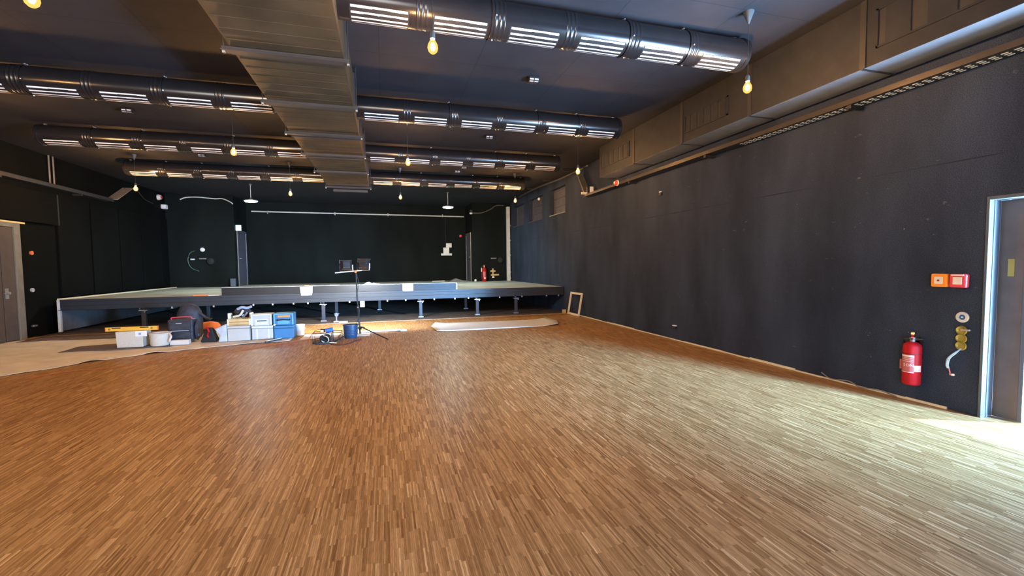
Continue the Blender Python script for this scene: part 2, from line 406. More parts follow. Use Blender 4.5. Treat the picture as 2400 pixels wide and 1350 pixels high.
def fl(u, v):
    t = u*(len(front)-1); i = min(int(t), len(front)-2); p = front[i].lerp(front[i+1], t-i)
    return p.x, p.y + (11.85-.12*math.sin(p.x*3)-p.y)*v
tag(sheet('floor_paper', fl, 90, 40, .035, 'kraft', 3), 'wrinkled beige protective paper spread over the floor at left', 'floor paper')
def f2(u, v): return -5.66+u*1.7, 9.78+.04*math.sin(u*9)+v*(.62+.3*u)
tag(sheet('felt_mat', f2, 24, 8, .03, 'felt', 5), 'dark brown felt strip on the beige paper beside the speckled white box', 'felt mat').location.z = .012
def f3(u, v): return -7.3+u*3.3, 11.45+.05*math.sin(u*7)+v*.75
tag(sheet('felt_mat', f3, 30, 6, .02, 'felt', 6), 'dark felt strip lying along the front of the stage at left', 'felt mat').location.z = .012

# ------------------------------------------------------------------ central rectangular duct with trapeze hangers
CX0, CX1, CZ0, CY1 = -1.42, -.36, 3.69, 13.3
t = thing('ceiling_duct', 'wide black rectangular duct running along the middle of the ceiling', 'air duct', ((CX0+CX1)/2, 0, CZ0))
hw = (CX1-CX0)/2
c = MB().box(-hw, hw, -2, CY1, 0, ZC-CZ0, 'trunk_duct')
y = -1.8
while y < CY1-.2:                         # pressed cross beads
    c.box(-hw+.02, hw-.02, y, y+.02, -.004, 0, 'trunk_duct'); y += .21
c.build('duct_body', t)
for y in (2.2, 3.7, 5.2, 6.7, 8.2, 9.7, 11.2, 12.7):
    f = MB(); f.box(-hw-.02, hw+.02, y-.025, y+.025, -.02, 0, 'duct_seam'); f.box(hw, hw+.02, y-.025, y+.025, 0, ZC-CZ0, 'duct_seam'); f.box(-hw-.02, -hw, y-.025, y+.025, 0, ZC-CZ0, 'duct_seam')
    f.build('flange', t)
for y in (3.6, 5.06, 6.5, 7.9, 9.3, 10.9, 12.95):
    f = MB(); f.box(-hw-.06, hw+.06, y-.02, y+.02, -.06, -.021, 'rail'); f.box(-hw-.06, hw+.06, y-.045, y+.045, -.064, -.058, 'rail')
    for s in (-1, 1): f.cyl((s*(hw+.045), y, -.09), (s*(hw+.045), y, ZC-CZ0), .007, 'rail', 6); f.box(s*(hw+.045)-.012, s*(hw+.045)+.012, y-.012, y+.012, -.08, -.064, 'zinc')
    f.build('hanger_rail', t)
MB().box(-hw+.1, hw-.05, CY1, CY1+.12, -.1, -.04, 'rail').build('end_rail', t)

# ------------------------------------------------------------------ round slot ducts
RD, ZR = .178, 3.985
def arc_patch(m, x0, x1, a0, a1, r, k, n=3):
    vs, fs = [], []
    for i in range(n+1):
        a = a0+(a1-a0)*i/n; cy, cz = -math.cos(a)*r, -math.sin(a)*r
        vs += [(x0, cy, cz), (x1, cy, cz)]
    for i in range(n): q = 2*i; fs.append((q, q+1, q+3, q+2))
    m.add(vs, fs, k)
def round_duct(y, xa, xb, nsec, label, flip):
    """xa = end at the central duct, xb = free end"""
    t = thing('slot_duct', label, 'air duct', (xa, y, ZR), 0, 'round black slot ducts under the ceiling')
    sg = 1 if xb > xa else -1; Lg = abs(xb-xa); R = Matrix.Rotation(PI/2*sg, 4, 'Y')
    MB().lathe([(RD, 0), (RD, Lg-.02)], 'gloss_black', 48, R).build('duct_body', t, smooth=True)
    MB().lathe([(RD+.004, Lg-.06), (RD+.012, Lg-.055), (RD+.012, Lg-.045), (RD+.004, Lg-.04), (RD+.004, Lg-.005), (RD-.01, Lg), (.05, Lg+.012), (.001, Lg+.013)], 'gloss_black', 48, R).build('end_cap', t, smooth=True)
    step = Lg/nsec
    for i in range(nsec):
        x0 = (i*step+.12)*sg; x1 = ((i+1)*step-.13)*sg; m = MB()
        arc_patch(m, x0-.012*sg, x1+.012*sg, math.radians(38), math.radians(133), RD+.0012, 'slot_dark', 8)
        for a in (43, 60, 77, 94, 111, 128):
            w0 = math.radians(a-3.3); w1 = math.radians(a+3.3)
            arc_patch(m, x0, x1, w0, w1, RD+.0022, 'slot_white')
            for j in range(2):            # dark throat lines, each a little different
                q0 = x0+(x1-x0)*random.uniform(.1, .5); q1 = q0+(x1-x0)*random.uniform(.15, .4)
                arc_patch(m, q0, q1, math.radians(a+1.9), math.radians(a+3.5), RD+.003, 'slot_dark', 1)
        m.build('slot_diffuser', t, smooth=True)
    for i in range(1, nsec):
        x = i*step
        prof = []
        for off in (-.045, 0, .045): prof += [(RD+.0005, x+off-.012), (RD+.005, x+off-.004), (RD+.005, x+off+.004), (RD+.0005, x+off+.012)]
        MB().lathe(prof, 'collar_black', 48, R, cap=False).build('collar', t, smooth=True)
        if i % 2 == 0 or i == nsec-1:
            h = MB(); h.lathe([(RD+.008, x-.075-.012), (RD+.011, x-.075-.01), (RD+.011, x-.075+.01), (RD+.008, x-.075+.012)], 'collar_black', 40, R, cap=False)
            xx = (x-.075)*sg; h.cyl((xx, 0, RD), (xx, 0, ZC-ZR), .006, 'rail', 6); h.box(xx-.018, xx+.018, -.018, .018, RD+.008, RD+.022, 'zinc'); h.cyl((xx, -.02, RD+.013), (xx, -.045, RD+.013), .011, 'zinc', 8)
            for a in (.25, 1.75): h.cyl((xx+.03, -math.cos(a)*(RD+.004), -math.sin(a)*(RD+.004)), (xx+.03, -math.cos(a)*(RD+.014), -math.sin(a)*(RD+.014)), .008, 'zinc', 8)
            h.build('hanger', t, smooth=True)
    xx = (Lg-.1)*sg; h = MB(); h.cyl((xx, 0, RD-.005), (xx, 0, ZC-ZR), .006, 'rail', 6); h.box(xx-.018, xx+.018, -.018, .018, RD+.008, RD+.022, 'zinc'); h.build('hanger', t)
    return t
RY = (4.5, 7.45, 10.35, 13.2)
for y, lab in zip(RY, ('nearest round black slot duct from middle duct to the right wall', 'second round black slot duct on the right of the middle duct', 'third round black slot duct on the right of the middle duct', 'farthest round black slot duct on the right, above the stage edge')):
    round_duct(y, CX1, 4.2, 6, lab, 1)
for y, lab in zip(RY[1:], ('nearest round black slot duct left of the middle duct', 'second round black slot duct left of the middle duct', 'farthest round black slot duct left of the middle duct, above the stage edge')):
    round_duct(y, CX0, -6.05, 6, lab, -1)

# ------------------------------------------------------------------ right rectangular duct, grilles, tray
BX0, BX1, BZ, BY1 = 4.88, 5.34, 3.51, 9.48
t = thing('wall_duct', 'black rectangular duct along the top of the right wall with grilles', 'air duct', (BX0, 0, BZ))
MB().box(0, BX1-BX0, -2.5, BY1, 0, ZC-BZ, 'box_duct').build('duct_body', t, bevel=.004)
MB().box(.004, BX1-BX0-.004, -2.5, BY1-.004, -.002, .0, 'galvanised').build('duct_underside', t)  # underside coloured lighter to show daylight coming up from the door
for y in (2.05, 3.55, 5.05, 6.5, 8.0):
    f = MB(); f.box(-.012, 0, y-.03, y+.03, 0, ZC-BZ, 'duct_seam'); f.box(-.012, BX1-BX0, y-.012, y+.012, -.01, 0, 'duct_seam'); f.build('seam', t)
def grille(y0, y1, z0, z1, n):
    g = MB(); z0 -= BZ; z1 -= BZ
    g.box(-.016, 0, y0, y1, z0, z0+.02, 'box_duct'); g.box(-.016, 0, y0, y1, z1-.02, z1, 'box_duct')
    g.box(-.016, 0, y0, y0+.02, z0, z1, 'box_duct'); g.box(-.016, 0, y1-.02, y1, z0, z1, 'box_duct')
    g.box(-.003, 0, y0+.02, y1-.02, z0+.02, z1-.02, 'duct_seam')
    for i in range(n):
        y = y0+.02+(y1-y0-.04)*(i+.5)/n; wd = (y1-y0)/n*.3
        g.box(-.013, -.003, y-wd, y+wd, z0+.02, z1-.02, 'box_duct')
    g.build('grille', t)
grille(2.3, 3.42, 3.66, 4.05, 3); grille(5.45, 6.42, 3.65, 3.93, 6); grille(8.15, 9.38, 3.69, 4.0, 6)

t = thing('cable_tray', 'perforated black cable tray along the right wall under the duct', 'cable tray', (XR, 0, 3.3))
c = MB(); c.box(-.2, -.004, -2.5, 10.95, 0, .008, 'rail'); c.box(-.205, -.195, -2.5, 10.95, 0, .06, 'tray_lip'); c.box(-.012, -.004, -2.5, 10.95, 0, .06, 'rail')
c.build('tray', t)
c = MB(); y = 2.0
while y < 5.6:
    for x in (-.15, -.105, -.06): c.box(x, x+.016, y, y+.045, -.005, -.001, 'white')  # white dashes painted as glints on the slots of the tray
    y += .085
c.build('slot_edges', t)['kind'] = 'stuff'
c = MB()
for i in range(3): c.tube(spline([(-.16+i*.05, yy, .028+.012*math.sin(yy*2+i)) for yy in range(-2, 11)], 3), .014, 'cord_black', 6)
c.build('cables', t)
for y in (1.5, 3.9, 6.3, 8.7): MB().box(-.2, -.004, y, y+.05, -.045, -.004, 'black').build('bracket', t)
c = MB(); Tm = Matrix.Translation((-.106, 10.98, .06)) @ Matrix.Rotation(math.radians(52), 4, 'X'); c.box(-.1, .1, 0, .78, 0, .008, 'conduit', Tm); c.box(-.1, -.092, 0, .78, 0, .05, 'conduit', Tm)
c.build('tray_riser', t)

t = thing('cable_tray', 'dark cable tray along the left wall with a lit angled end piece', 'cable tray', (XL, 0, 3.42))
c = MB(); c.box(.004, .2, 8, 15.4, 0, .008, 'rail'); c.box(.195, .205, 8, 15.4, 0, .085, 'rail'); c.box(.004, .012, 8, 15.4, 0, .085, 'rail'); c.build('tray', t)
c = MB(); Tm = Matrix.Translation((.16, 15.4, .06)) @ Matrix.Rotation(math.radians(28), 4, 'X'); c.box(-.14, .14, 0, 1.0, 0, .012, 'plank', Tm); c.build('tray_riser', t)
MB().tube(spline([(.1, 16.2, .5), (.2, 16.6, .55), (.12, 17.3, .35), (.05, 18.0, .3)], 6), .014, 'cord_black', 6).build('cables', t)
for y in (9, 11.5, 14): MB().box(.004, .2, y, y+.05, -.045, -.002, 'black').build('bracket', t)

# wide dark panels and casing on the left wall
for i, y in enumerate((13.34, 14.62, 15.95, 17.2, 18.42)):
    y1 = (14.56, 15.89, 17.14, 18.36, 18.97)[i]
    tag(MB().box(XL, XL+.05, y, y1, .83, 3.28, 'wall_left').build('wall_panel', bevel=.006), ('first tall black wall panel beyond the left door', 'second tall black wall panel from the left door', 'middle tall black wall panel on the left wall', 'fourth tall black wall panel, near the back corner', 'narrow black wall panel in the left back corner')[i], 'wall panel', 'tall black panels on the left wall')
t = thing('casing_box', 'shallow black boxed casing on the left wall above the grey door', 'casing', (XL, 11.3, 2.56))
MB().box(.003, .11, -2.5, 1.95, 0, .72, 'wall_left').build('casing_body', t, bevel=.005)
MB().box(.003, .115, 1.95, 1.99, -.005, .725, 'black').build('end_strip', t)
for y, lab in ((13.2, 'left one of two thin pipes rising on the left wall to the ceiling'), (13.34, 'right one of two thin pipes rising on the left wall to the ceiling')):
    tag(MB().cyl((XL+.03, y, 3.52), (XL+.03, y, ZC), .02, 'conduit', 8).build('conduit_pipe', smooth=True), lab, 'pipe', 'pipes above the left tray')

# ------------------------------------------------------------------ pendants
def pendant(loc, label):
    t = thing('pendant_bulb', label, 'pendant lamp', loc, 0, 'warm filament bulbs hanging from the ceiling')
    H = ZC-loc[2]
    MB().lathe([(.006, H-.13), (.012, H-.12), (.055, H-.005), (.055, H)], 'rose', 20).build('ceiling_rose', t, smooth=True)
    MB().cyl((0, 0, .13), (0, 0, H-.125), .0035, 'cord_black', 6).build('cord', t)
    MB().lathe([(.017, .06), (.022, .065), (.022, .115), (.012, .13), (.004, .135)], 'rose', 16).build('lamp_holder', t, smooth=True)
    MB().lathe([(.001, -.062), (.02, -.058), (.038, -.04), (.046, -.012), (.042, .015), (.028, .042), (.016, .062)], 'bulb_glass', 20).build('bulb', t, smooth=True)
    MB().lathe([(.001, -.034), (.012, -.03), (.02, -.012), (.018, .01), (.01, .03), (.001, .034)], 'filament', 12).build('filament', t, smooth=True)
    return t
PB = pendant((3.85, 4.02, 3.4), 'glowing pendant bulb at the end of the nearest round duct, by the right wall')
for x, y, lab in ((.45, 3.98, 'glowing pendant bulb under the nearest round duct, right of the middle duct'),
                  (-2.33, 4.0, 'glowing pendant bulb at the top left corner, mostly out of view'),
                  (3.87, 8.47, 'glowing pendant bulb by the right wall near the tray end'),
                  (.46, 8.45, 'glowing pendant bulb in front of the third right-hand round duct'),
                  (-2.34, 8.35, 'glowing pendant bulb in front of the second left-hand round duct'),
                  (3.79, 12.75, 'glowing pendant bulb above the right end of the stage edge'),
                  (.47, 12.75, 'glowing pendant bulb between the two white disc lamps, right one'),
                  (-2.3, 12.7, 'glowing pendant bulb between the two white disc lamps, left one'),
                  (-5.65, 8.4, 'glowing pendant bulb near the left wall, out of view'), (-5.65, 4.0, 'glowing pendant bulb by the left wall near the camera, out of view'),  # two unseen bulbs added for light, carrying on the bulb grid
                                    (-5.63, 12.65, 'glowing pendant bulb at far left beside the slanted tray end')):
    dup(PB, (x, y, 3.4), lab)
def disc_lamp(loc, label):
    t = thing('disc_lamp', label, 'pendant lamp', loc, 0, 'white disc lamps over the stage'); H = ZC-loc[2]
    MB().cyl((0, 0, .06), (0, 0, H-.03), .009, 'trunking', 8).build('rod', t)
    MB().lathe([(.04, H-.04), (.05, H)], 'rose', 16).build('ceiling_rose', t)
    MB().lathe([(.19, 0), (.2, .005), (.2, .03), (.09, .05), (.03, .09), (.012, .1)], 'steel', 32).build('lamp_housing', t, smooth=True)
    MB().lathe([(.12, -.03), (.17, -.02), (.188, 0)], 'led', 32).build('diffuser', t, smooth=True)
    return t
DL = disc_lamp((-4.12, 16.25, 3.65), 'bright white disc lamp hanging over the left of the stage')
dup(DL, (2.27, 16.25, 3.61), 'bright white disc lamp hanging over the right of the stage')

# twin-lens fittings on the ceiling
def fitting(loc, label):
    t = thing('ceiling_fitting', label, 'emergency light', loc, 0, 'small black twin-lens fittings on the ceiling')
    MB().box(-.075, .075, -.06, .06, -.07, 0, 'black').build('housing', t, bevel=.008)
    for x in (-.036, .036):
        m = MB(); m.box(x-.028, x+.028, -.062, -.058, -.055, -.035, 'slot_white'); m.box(x-.028, x+.028, -.05, -.03, -.073, -.069, 'slot_white'); m.build('lens', t)
    return t
FB = fitting((2.13, 6.2, ZC), 'twin-lens ceiling fitting between the two nearest right-hand ducts')
for x, y, lab in ((2.16, 9.14, 'twin-lens ceiling fitting behind the second right-hand duct'), (2.14, 12.1, 'twin-lens ceiling fitting below the third right-hand duct'),
                  (2.05, 12.65, 'small dark ceiling fitting just in front of the farthest right-hand duct'), (-4.09, 9.08, 'dark ceiling fitting behind the nearest left-hand duct'), (-4.08, 12.2, 'dark ceiling fitting behind the second left-hand duct')):
    dup(FB, (x, y, ZC), lab)

# ------------------------------------------------------------------ stage
t = thing('stage', 'low black platform stage on short steel legs across the end of the hall', 'stage', (0, 12.9, 0))
SX0, SX1 = -7.38, XR-.02
d = MB(); d.box(SX0, SX1, 0, YB-12.9-.01, ZD-.05, ZD, 'deck'); d.box(RX0+.01, RX1-.01, YB-12.9-.01, YBB-12.9-.01, ZD-.05, ZD, 'deck'); d.build('deck', t)
f = MB(); f.box(SX0, SX1, -.03, .05, ZD-.24, ZD-.052, 'stage_black'); f.box(SX0, SX1, -.035, -.03, ZD-.15, ZD-.142, 'black'); f.box(SX0, SX1, -.05, .06, ZD-.25, ZD-.238, 'stage_black')
f.build('front_beam', t, bevel=.004)
f = MB(); f.box(SX0, SX1, -.035, 0, ZD-.05, ZD+.004, 'stage_black'); f.build('deck_edge', t)
MB().box(SX0-.02, SX0+.035, -.02, YB-12.93, ZD, ZD+.03, 'cream').build('edge_trim', t)
MB().box(SX0, SX0+.03, .02, YB-12.95, .05, ZD-.052, 'side_board').build('side_board', t)
MB().box(SX0-.02, SX0+.035, -.04, .02, .03, ZD, 'trunking').build('corner_post', t)
for y in (2.0, 3.9, 5.6): MB().box(SX0+.04, SX1, y, y+.07, ZD-.19, ZD-.052, 'black').build('cross_beam', t)
def leg(x, y):
    l = MB(); l.box(x-.045, x+.045, y-.045, y+.045, .03, .47, 'leg_black'); l.box(x-.025, x+.025, y-.025, y+.025, .47, ZD-.052, 'leg_black')
    o = l.build('leg', t, bevel=.006)
    MB().box(x-.075, x+.075, y-.06, y+.06, -.011, .03, 'steel').build('foot_plate', o, bevel=.004)
    h = MB(); h.box(x-.09, x+.09, y-.055, y+.055, .455, .475, 'zinc'); h.cyl((x+.05, y-.06, .43), (x+.05, y-.09, .43), .014, 'zinc', 8); h.cyl((x-.05, y-.06, .51), (x-.05, y-.09, .51), .012, 'zinc', 8)
    h.build('clamp', o)
for x in (-5.8, -1.65, .98, 2.66, 3.88): leg(x, .2)
for x, y in ((-5.0, 2.0), (-1.5, 2.05), (2.65, 2.15), (-.2, 2.9)): leg(x, y)
random.seed(11)
for x in (-5.1, -4.2, -3.3, -2.85, -2.35, -2.0, -.95, .05, .55, 1.35, 1.95, 2.35, 3.3, 4.0, 4.8, 5.2):
    MB().box(x-.018, x+.018, -.055, -.03, ZD-.285, ZD-.24, 'zinc').build('clip', t)
MB().box(-.68, -.56, .0, .03, ZD-.42, ZD-.25, 'trunking').build('hanging_bracket', t)

# low riser board on the front edge of the stage, with two notices
t = thing('stage_riser', 'low black board standing along the middle of the stage front edge', 'riser', (-1.0, 12.9, ZD+.005))
MB().box(-3.02, 3.02, -.02, .02, 0, .19, 'riser_black').build('board', t, bevel=.003)
MB().box(-3.02, 3.02, -.022, .045, .19, .198, 'zinc').build('top_strip', t)  # pale strip standing for lamp light along the top rim
MB().box(2.995, 3.025, -.024, .02, 0, .195, 'trunking').build('end_strip', t)
for x in (-2.4, -.8, .8, 2.4): MB().box(x-.02, x+.02, .02, .14, 0, .12, 'black').build('stay', t)
def notice(x, z, w_, h_, label, crook):
    t = thing('paper_notice', label, 'notice', (x, 12.87, z), 0, 'white notices on the stage front')
    vs, fs = [], []; n = 6
    for j in range(n+1):
        for i in range(n+1):
            u, v = i/n, j/n; vs.append(((u-.5)*w_*(1-crook*(1-v)), -.004-.012*math.sin(u*PI)*(1-v), v*h_+.01*crook*u*4))
    for j in range(n):
        for i in range(n): q = j*(n+1)+i; fs.append((q, q+1, q+n+2, q+n+1))
    m = MB(); m.add(vs, fs, 'paper'); o = m.build('sheet', t, smooth=True); s = o.modifiers.new('t', 'SOLIDIFY'); s.thickness = .001
    m = MB()
    m.box(-w_*.32, w_*.32, -.0135, -.0125, h_*.72, h_*.76, 'print'); m.box(-w_*.2, w_*.2, -.017, -.016, h_*.44, h_*.46, 'print'); m.build('printed_lines', t)
notice(-2.03, ZD-.055, .315, .235, 'white paper notice taped to the stage front left of the lamp stand', .1)
notice(.62, ZD-.01, .30, .225, 'white paper notice taped to the stage front right of the lamp stand', .02)
for x, z, lab, k in ((-2.02, ZD+.203, 'orange tape roll end on the riser above the left notice', 'orange'), (-.2, ZD+.203, 'small orange piece on the riser left of the right notice', 'orange')):
    tag(MB().box(x-.055, x+.055, 12.885, 12.925, z, z+.022, k).build('tape_strip', bevel=.004), lab, 'tape')
tag(MB().box(-1.45, -1.2, 12.885, 12.93, ZD+.203, ZD+.215, 'white').build('white_lath', bevel=.002), 'short white lath lying on the riser left of the lamp pole', 'lath')
m = MB(); m.add([(-.58, 0, 0), (-.5, 0, .06), (-.42, .01, .07), (-.36, 0, .03), (-.30, 0, .045), (-.2, 0, .02), (-.1, 0, 0), (-.1, .05, 0), (-.2, .05, .02), (-.30, .05, .045), (-.36, .05, .03), (-.42, .06, .07), (-.5, .05, .06), (-.58, .05, 0)],
      [(0,1,2,3,4,5,6), (13,12,11,10,9,8,7), (0,13,12,1)[::-1], (1,12,11,2)[::-1], (2,11,10,3)[::-1], (3,10,9,4)[::-1], (4,9,8,5)[::-1], (5,8,7,6)[::-1], (0,6,7,13)], 'blue_wire')
tag(m.build('plastic_wrap', loc=(0, 12.88, ZD+.203)), 'crumpled pale blue plastic on the riser right of the lamp pole', 'plastic wrap')
tag(MB().box(-4.68, -4.38, 12.93, 13.05, ZD+.001, ZD+.03, 'orange').build('orange_level', bevel=.006), 'orange flat tool lying on the left of the stage edge', 'tool')
tag(MB().box(-4.34, -4.1, 12.93, 13.0, ZD+.001, ZD+.02, 'cream').build('folding_rule', bevel=.003), 'pale folding rule beside the orange tool on the stage', 'rule')
tag(MB().box(2.0, 2.55, 19.7, 19.9, ZD+.001, ZD+.03, 'white').build('white_lath', bevel=.003), 'white lath lying at the back of the stage right of centre', 'lath')
m = MB(); m.add([(2.55, 18.6, 0), (3.35, 18.6, 0), (2.9, 18.6, .15), (2.55, 18.95, 0), (3.35, 18.95, 0), (2.9, 18.95, .15)], [(0,1,2), (3,5,4), (0,2,5,3), (1,4,5,2), (0,3,4,1)], 'side_board')
tag(m.build('folded_sheet', loc=(0, 0, ZD+.001)), 'grey folded sheet peaked like a tent at the back of the stage', 'sheet')
tag(MB().lathe([(.03, 0), (.05, .02), (.05, .07), (.03, .1)], 'white', 12).build('white_cup', smooth=True, loc=(3.72, 18.6, ZD+.001)), 'small white cup on the stage left of the back extinguisher', 'cup')
tag(MB().box(-5.55, -5.38, 18.75, 18.85, ZD+.001, ZD+.3, 'frame_grey').build('grey_offcut', bevel=.004), 'small grey upright offcut at the back of the stage by the left doorway', 'offcut')

# ------------------------------------------------------------------ back of the stage
# doors in the sides of the recess
def recess_door(name, x, s, label):
    d = MB(); y0, y1 = 19.35, 20.35; X0, X1 = (x, x+.03*s) if s > 0 else (x+.03*s, x)
    d.box(X0, X1, y0-.08, y0, ZD, 2.86, 'steel'); d.box(X0, X1, y1, y1+.08, ZD, 2.86, 'steel'); d.box(X0, X1, y0-.08, y1+.08, 2.86, 2.94, 'steel')
    o = struct(d.build(name), label, 'door')
    X0, X1 = (x, x+.015*s) if s > 0 else (x+.015*s, x)
    MB().box(X0, X1, y0, y1, ZD+.01, 2.86, 'shutter').build('leaf', o)
    h = MB(); h.cyl((x, y0+.1, 1.85), (x+.07*s, y0+.1, 1.85), .018, 'zinc', 8); h.cyl((x+.065*s, y0+.1, 1.85), (x+.065*s, y0+.24, 1.85), .012, 'zinc', 8); h.build('door_handle', o)
recess_door('door_3', RX0, 1, 'dark side door left of the stage recess under the exit light')
recess_door('door_4', RX1, -1, 'dark side door right of the stage recess')
t = thing('exit_light', 'small glowing blue-white sign light above the left stage door', 'exit sign', (RX0+.06, 19.15, 3.0))
MB().box(-.05, .14, -.02, .05, -.1, .12, 'trunking').build('housing', t, bevel=.01)
MB().box(-.04, .13, -.032, -.02, -.09, .11, 'exit').build('sign_face', t, bevel=.008)
# conduit along the recess head and the slack cables beside it
t = thing('lighting_bar', 'thin grey pipe along the top of the recess behind the stage', 'pipe', (0, 20.5, 3.78))
MB().tube([(-5.2, 0, .02), (-1, 0, -.005), (1.6, 0, -.02), (3.6, 0, -.035)], .028, 'trunking', 8).build('pipe', t, smooth=True)
for x in (-4.6, -2, .2, 2.6): MB().box(x-.02, x+.02, -.03, .097, -.07, .05, 'steel').build('pipe_clamp', t)
tag(MB().tube(spline([(-7.1, 18.94, 4.0), (-6.9, 18.94, 4.08), (-6.5, 18.94, 4.1), (-6.0, 18.94, 4.06), (-5.75, 18.94, 4.07), (-5.5, 18.94, 3.96), (-5.41, 18.95, 3.88)], 6), .022, 'trunking', 6).build('slack_cable', smooth=True), 'grey cable looping along the top of the left wing wall', 'cable')
tag(MB().tube(spline([(3.7, 18.94, 3.74), (4.1, 18.94, 3.76), (4.5, 18.94, 3.92), (4.75, 18.94, 4.08), (5.1, 18.94, 4.1)], 6), .022, 'conduit', 6).build('slack_cable', smooth=True), 'grey cable rising along the top of the right wing wall', 'cable')
m = MB(); m.box(-.05, .05, -.05, .05, 0, .12, 'black'); m.lathe([(.05, -.06), (.07, -.02), (.07, 0)], 'white', 12)
tag(m.build('wall_sensor', loc=(3.62, 18.86, 3.74)), 'small white sensor at the top of the right wing wall', 'sensor')
# junction boxes on the recess wall
t = thing('junction_boxes', 'cluster of white socket boxes on the black wall behind the stage', 'socket box', (2.75, YBB, 2.2))
MB().box(.0, .26, -.08, 0, .12, .32, 'white').build('socket_box', t, bevel=.015)
MB().box(-.13, .14, -.09, 0, -.18, .12, 'white').build('socket_box', t, bevel=.015)
MB().box(-.24, .27, -.07, 0, -.25, -.15, 'white').build('socket_strip', t, bevel=.02)
MB().tube([(.0, -.02, .3), (-.02, -.02, .8), (0, -.02, 1.5)], .008, 'cord_black', 6).build('cable', t)
tag(MB().lathe([(.07, 0), (.07, .02), (.045, .05), (.001, .052)], 'alarm_red', 16, Matrix.Translation((RX1-.24, YBB-.0, 2.86)) @ Matrix.Rotation(PI/2, 4, 'X')).build('call_button', smooth=True), 'dull red round button on the wall beside the right stage door', 'button')
# left wing wall bits
tag(MB().lathe([(.075, 0), (.075, .03), (.05, .045), (.001, .047)], 'white', 16, Matrix.Translation((-6.48, YB, 2.18)) @ Matrix.Rotation(PI/2, 4, 'X')).build('wall_disc', smooth=True), 'small white disc on the left wing wall above the cable loop', 'disc')
tag(MB().tube(spline([(-6.72, YB-.04, 2.14), (-6.88, YB-.04, 2.05), (-6.95, YB-.05, 1.78), (-6.86, YB-.05, 1.52), (-6.62, YB-.03, 1.38)], 8), .014, 'green_cable', 6).build('cable_loop', smooth=True), 'green cable hanging in a half loop on the left wing wall', 'cable')
m = MB(); m.box(-6.86, -6.74, YB-.08, YB, 1.8, 1.85, 'trunking')
tag(m.build('wall_hook', bevel=.005), 'small pale hook at the middle of the green cable loop', 'hook')
m = MB(); m.box(-6.58, -6.36, YB-.1, YB, 1.82, 1.87, 'steel')
tag(m.build('wall_bracket', bevel=.005), 'short metal bracket on the left wing wall below the disc', 'bracket')
tag(MB().lathe([(.02, 0), (.11, .02), (.13, .06), (.11, .1), (.02, .12)], 'black_matte', 16, Matrix.Translation((-6.22, YB, 1.75)) @ Matrix.Rotation(PI/2, 4, 'X')).build('coiled_lead', smooth=True), 'black coiled lead on the left wing wall beside the bracket', 'lead')
# right wing wall bits
m = MB(); m.box(4.5, 4.74, YB-.06, YB, 1.76, 1.81, 'steel')
tag(m.build('wall_bracket', bevel=.005), 'short metal bracket on the right wing wall above the valve', 'bracket')
tag(MB().lathe([(.02, 0), (.1, .02), (.13, .06), (.11, .1), (.02, .12)], 'black_matte', 16, Matrix.Translation((4.92, YB, 1.7)) @ Matrix.Rotation(PI/2, 4, 'X')).build('coiled_lead', smooth=True), 'black coiled lead on the right wing wall above the valve', 'lead')
t = thing('pipe_valve', 'pale brass pipe valve with two branches low on the right wing wall', 'valve', (4.58, YB, .98))
MB().cyl((0, -.05, 0), (0, -.05, .36), .035, 'wood_tray', 10).build('riser_pipe', t, smooth=True)
MB().cyl((-.12, -.05, .24), (.1, -.05, .24), .04, 'wood_tray', 10).build('upper_branch', t, smooth=True)
MB().cyl((-.1, -.05, .07), (.26, -.05, .08), .04, 'wood_tray', 10).build('lower_branch', t, smooth=True)
MB().box(-.04, .05, -.1, 0, -.06, .0, 'white').build('base_cap', t, bevel=.01)
# white trunking in the right back corner
t = thing('corner_trunking', 'tall pale grey trunking standing in the right back corner of the stage', 'trunking', (5.29, 18.89, ZD+.001))
MB().box(-.08, .06, -.05, .1, 0, 3.25, 'trunking').build('channel', t, bevel=.006)
for z in (.08, .35, 1.1, 1.75, 2.4): MB().box(.055, .085, -.06, .0, z, z+.05, 'zinc').build('clip', t)

# ------------------------------------------------------------------ cable pipe on the far right
t = thing('cable_run', 'black cable bundle running under the ceiling past the high windows', 'cable', (5.0, 0, 4.05))
MB().tube(spline([(.2, 11.0, .02), (.12, 12.4, .0), (.02, 14.0, .03), (-.03, 15.5, .02), (-.05, 16.1, -.02)], 6), .03, 'cord_black', 8).build('cable', t, smooth=True)
MB().tube(spline([(.26, 10.9, .06), (.2, 12.5, .05), (.1, 14.2, .07), (.05, 15.8, .06)], 6), .022, 'conduit', 8).build('cable', t, smooth=True)
for y in (11.8, 13.4, 15.0): MB().box(-.08, .3, y, y+.04, .09, .147, 'rail').build('saddle', t)
tag(MB().lathe([(.05, 0), (.05, .04), (.035, .06), (.001, .07)], 'white', 14, Matrix.Translation((XR, 15.1, 3.84)) @ Matrix.Rotation(-PI/2, 4, 'Y')).build('wall_sensor', smooth=True), 'small white round sensor between the high windows', 'sensor')

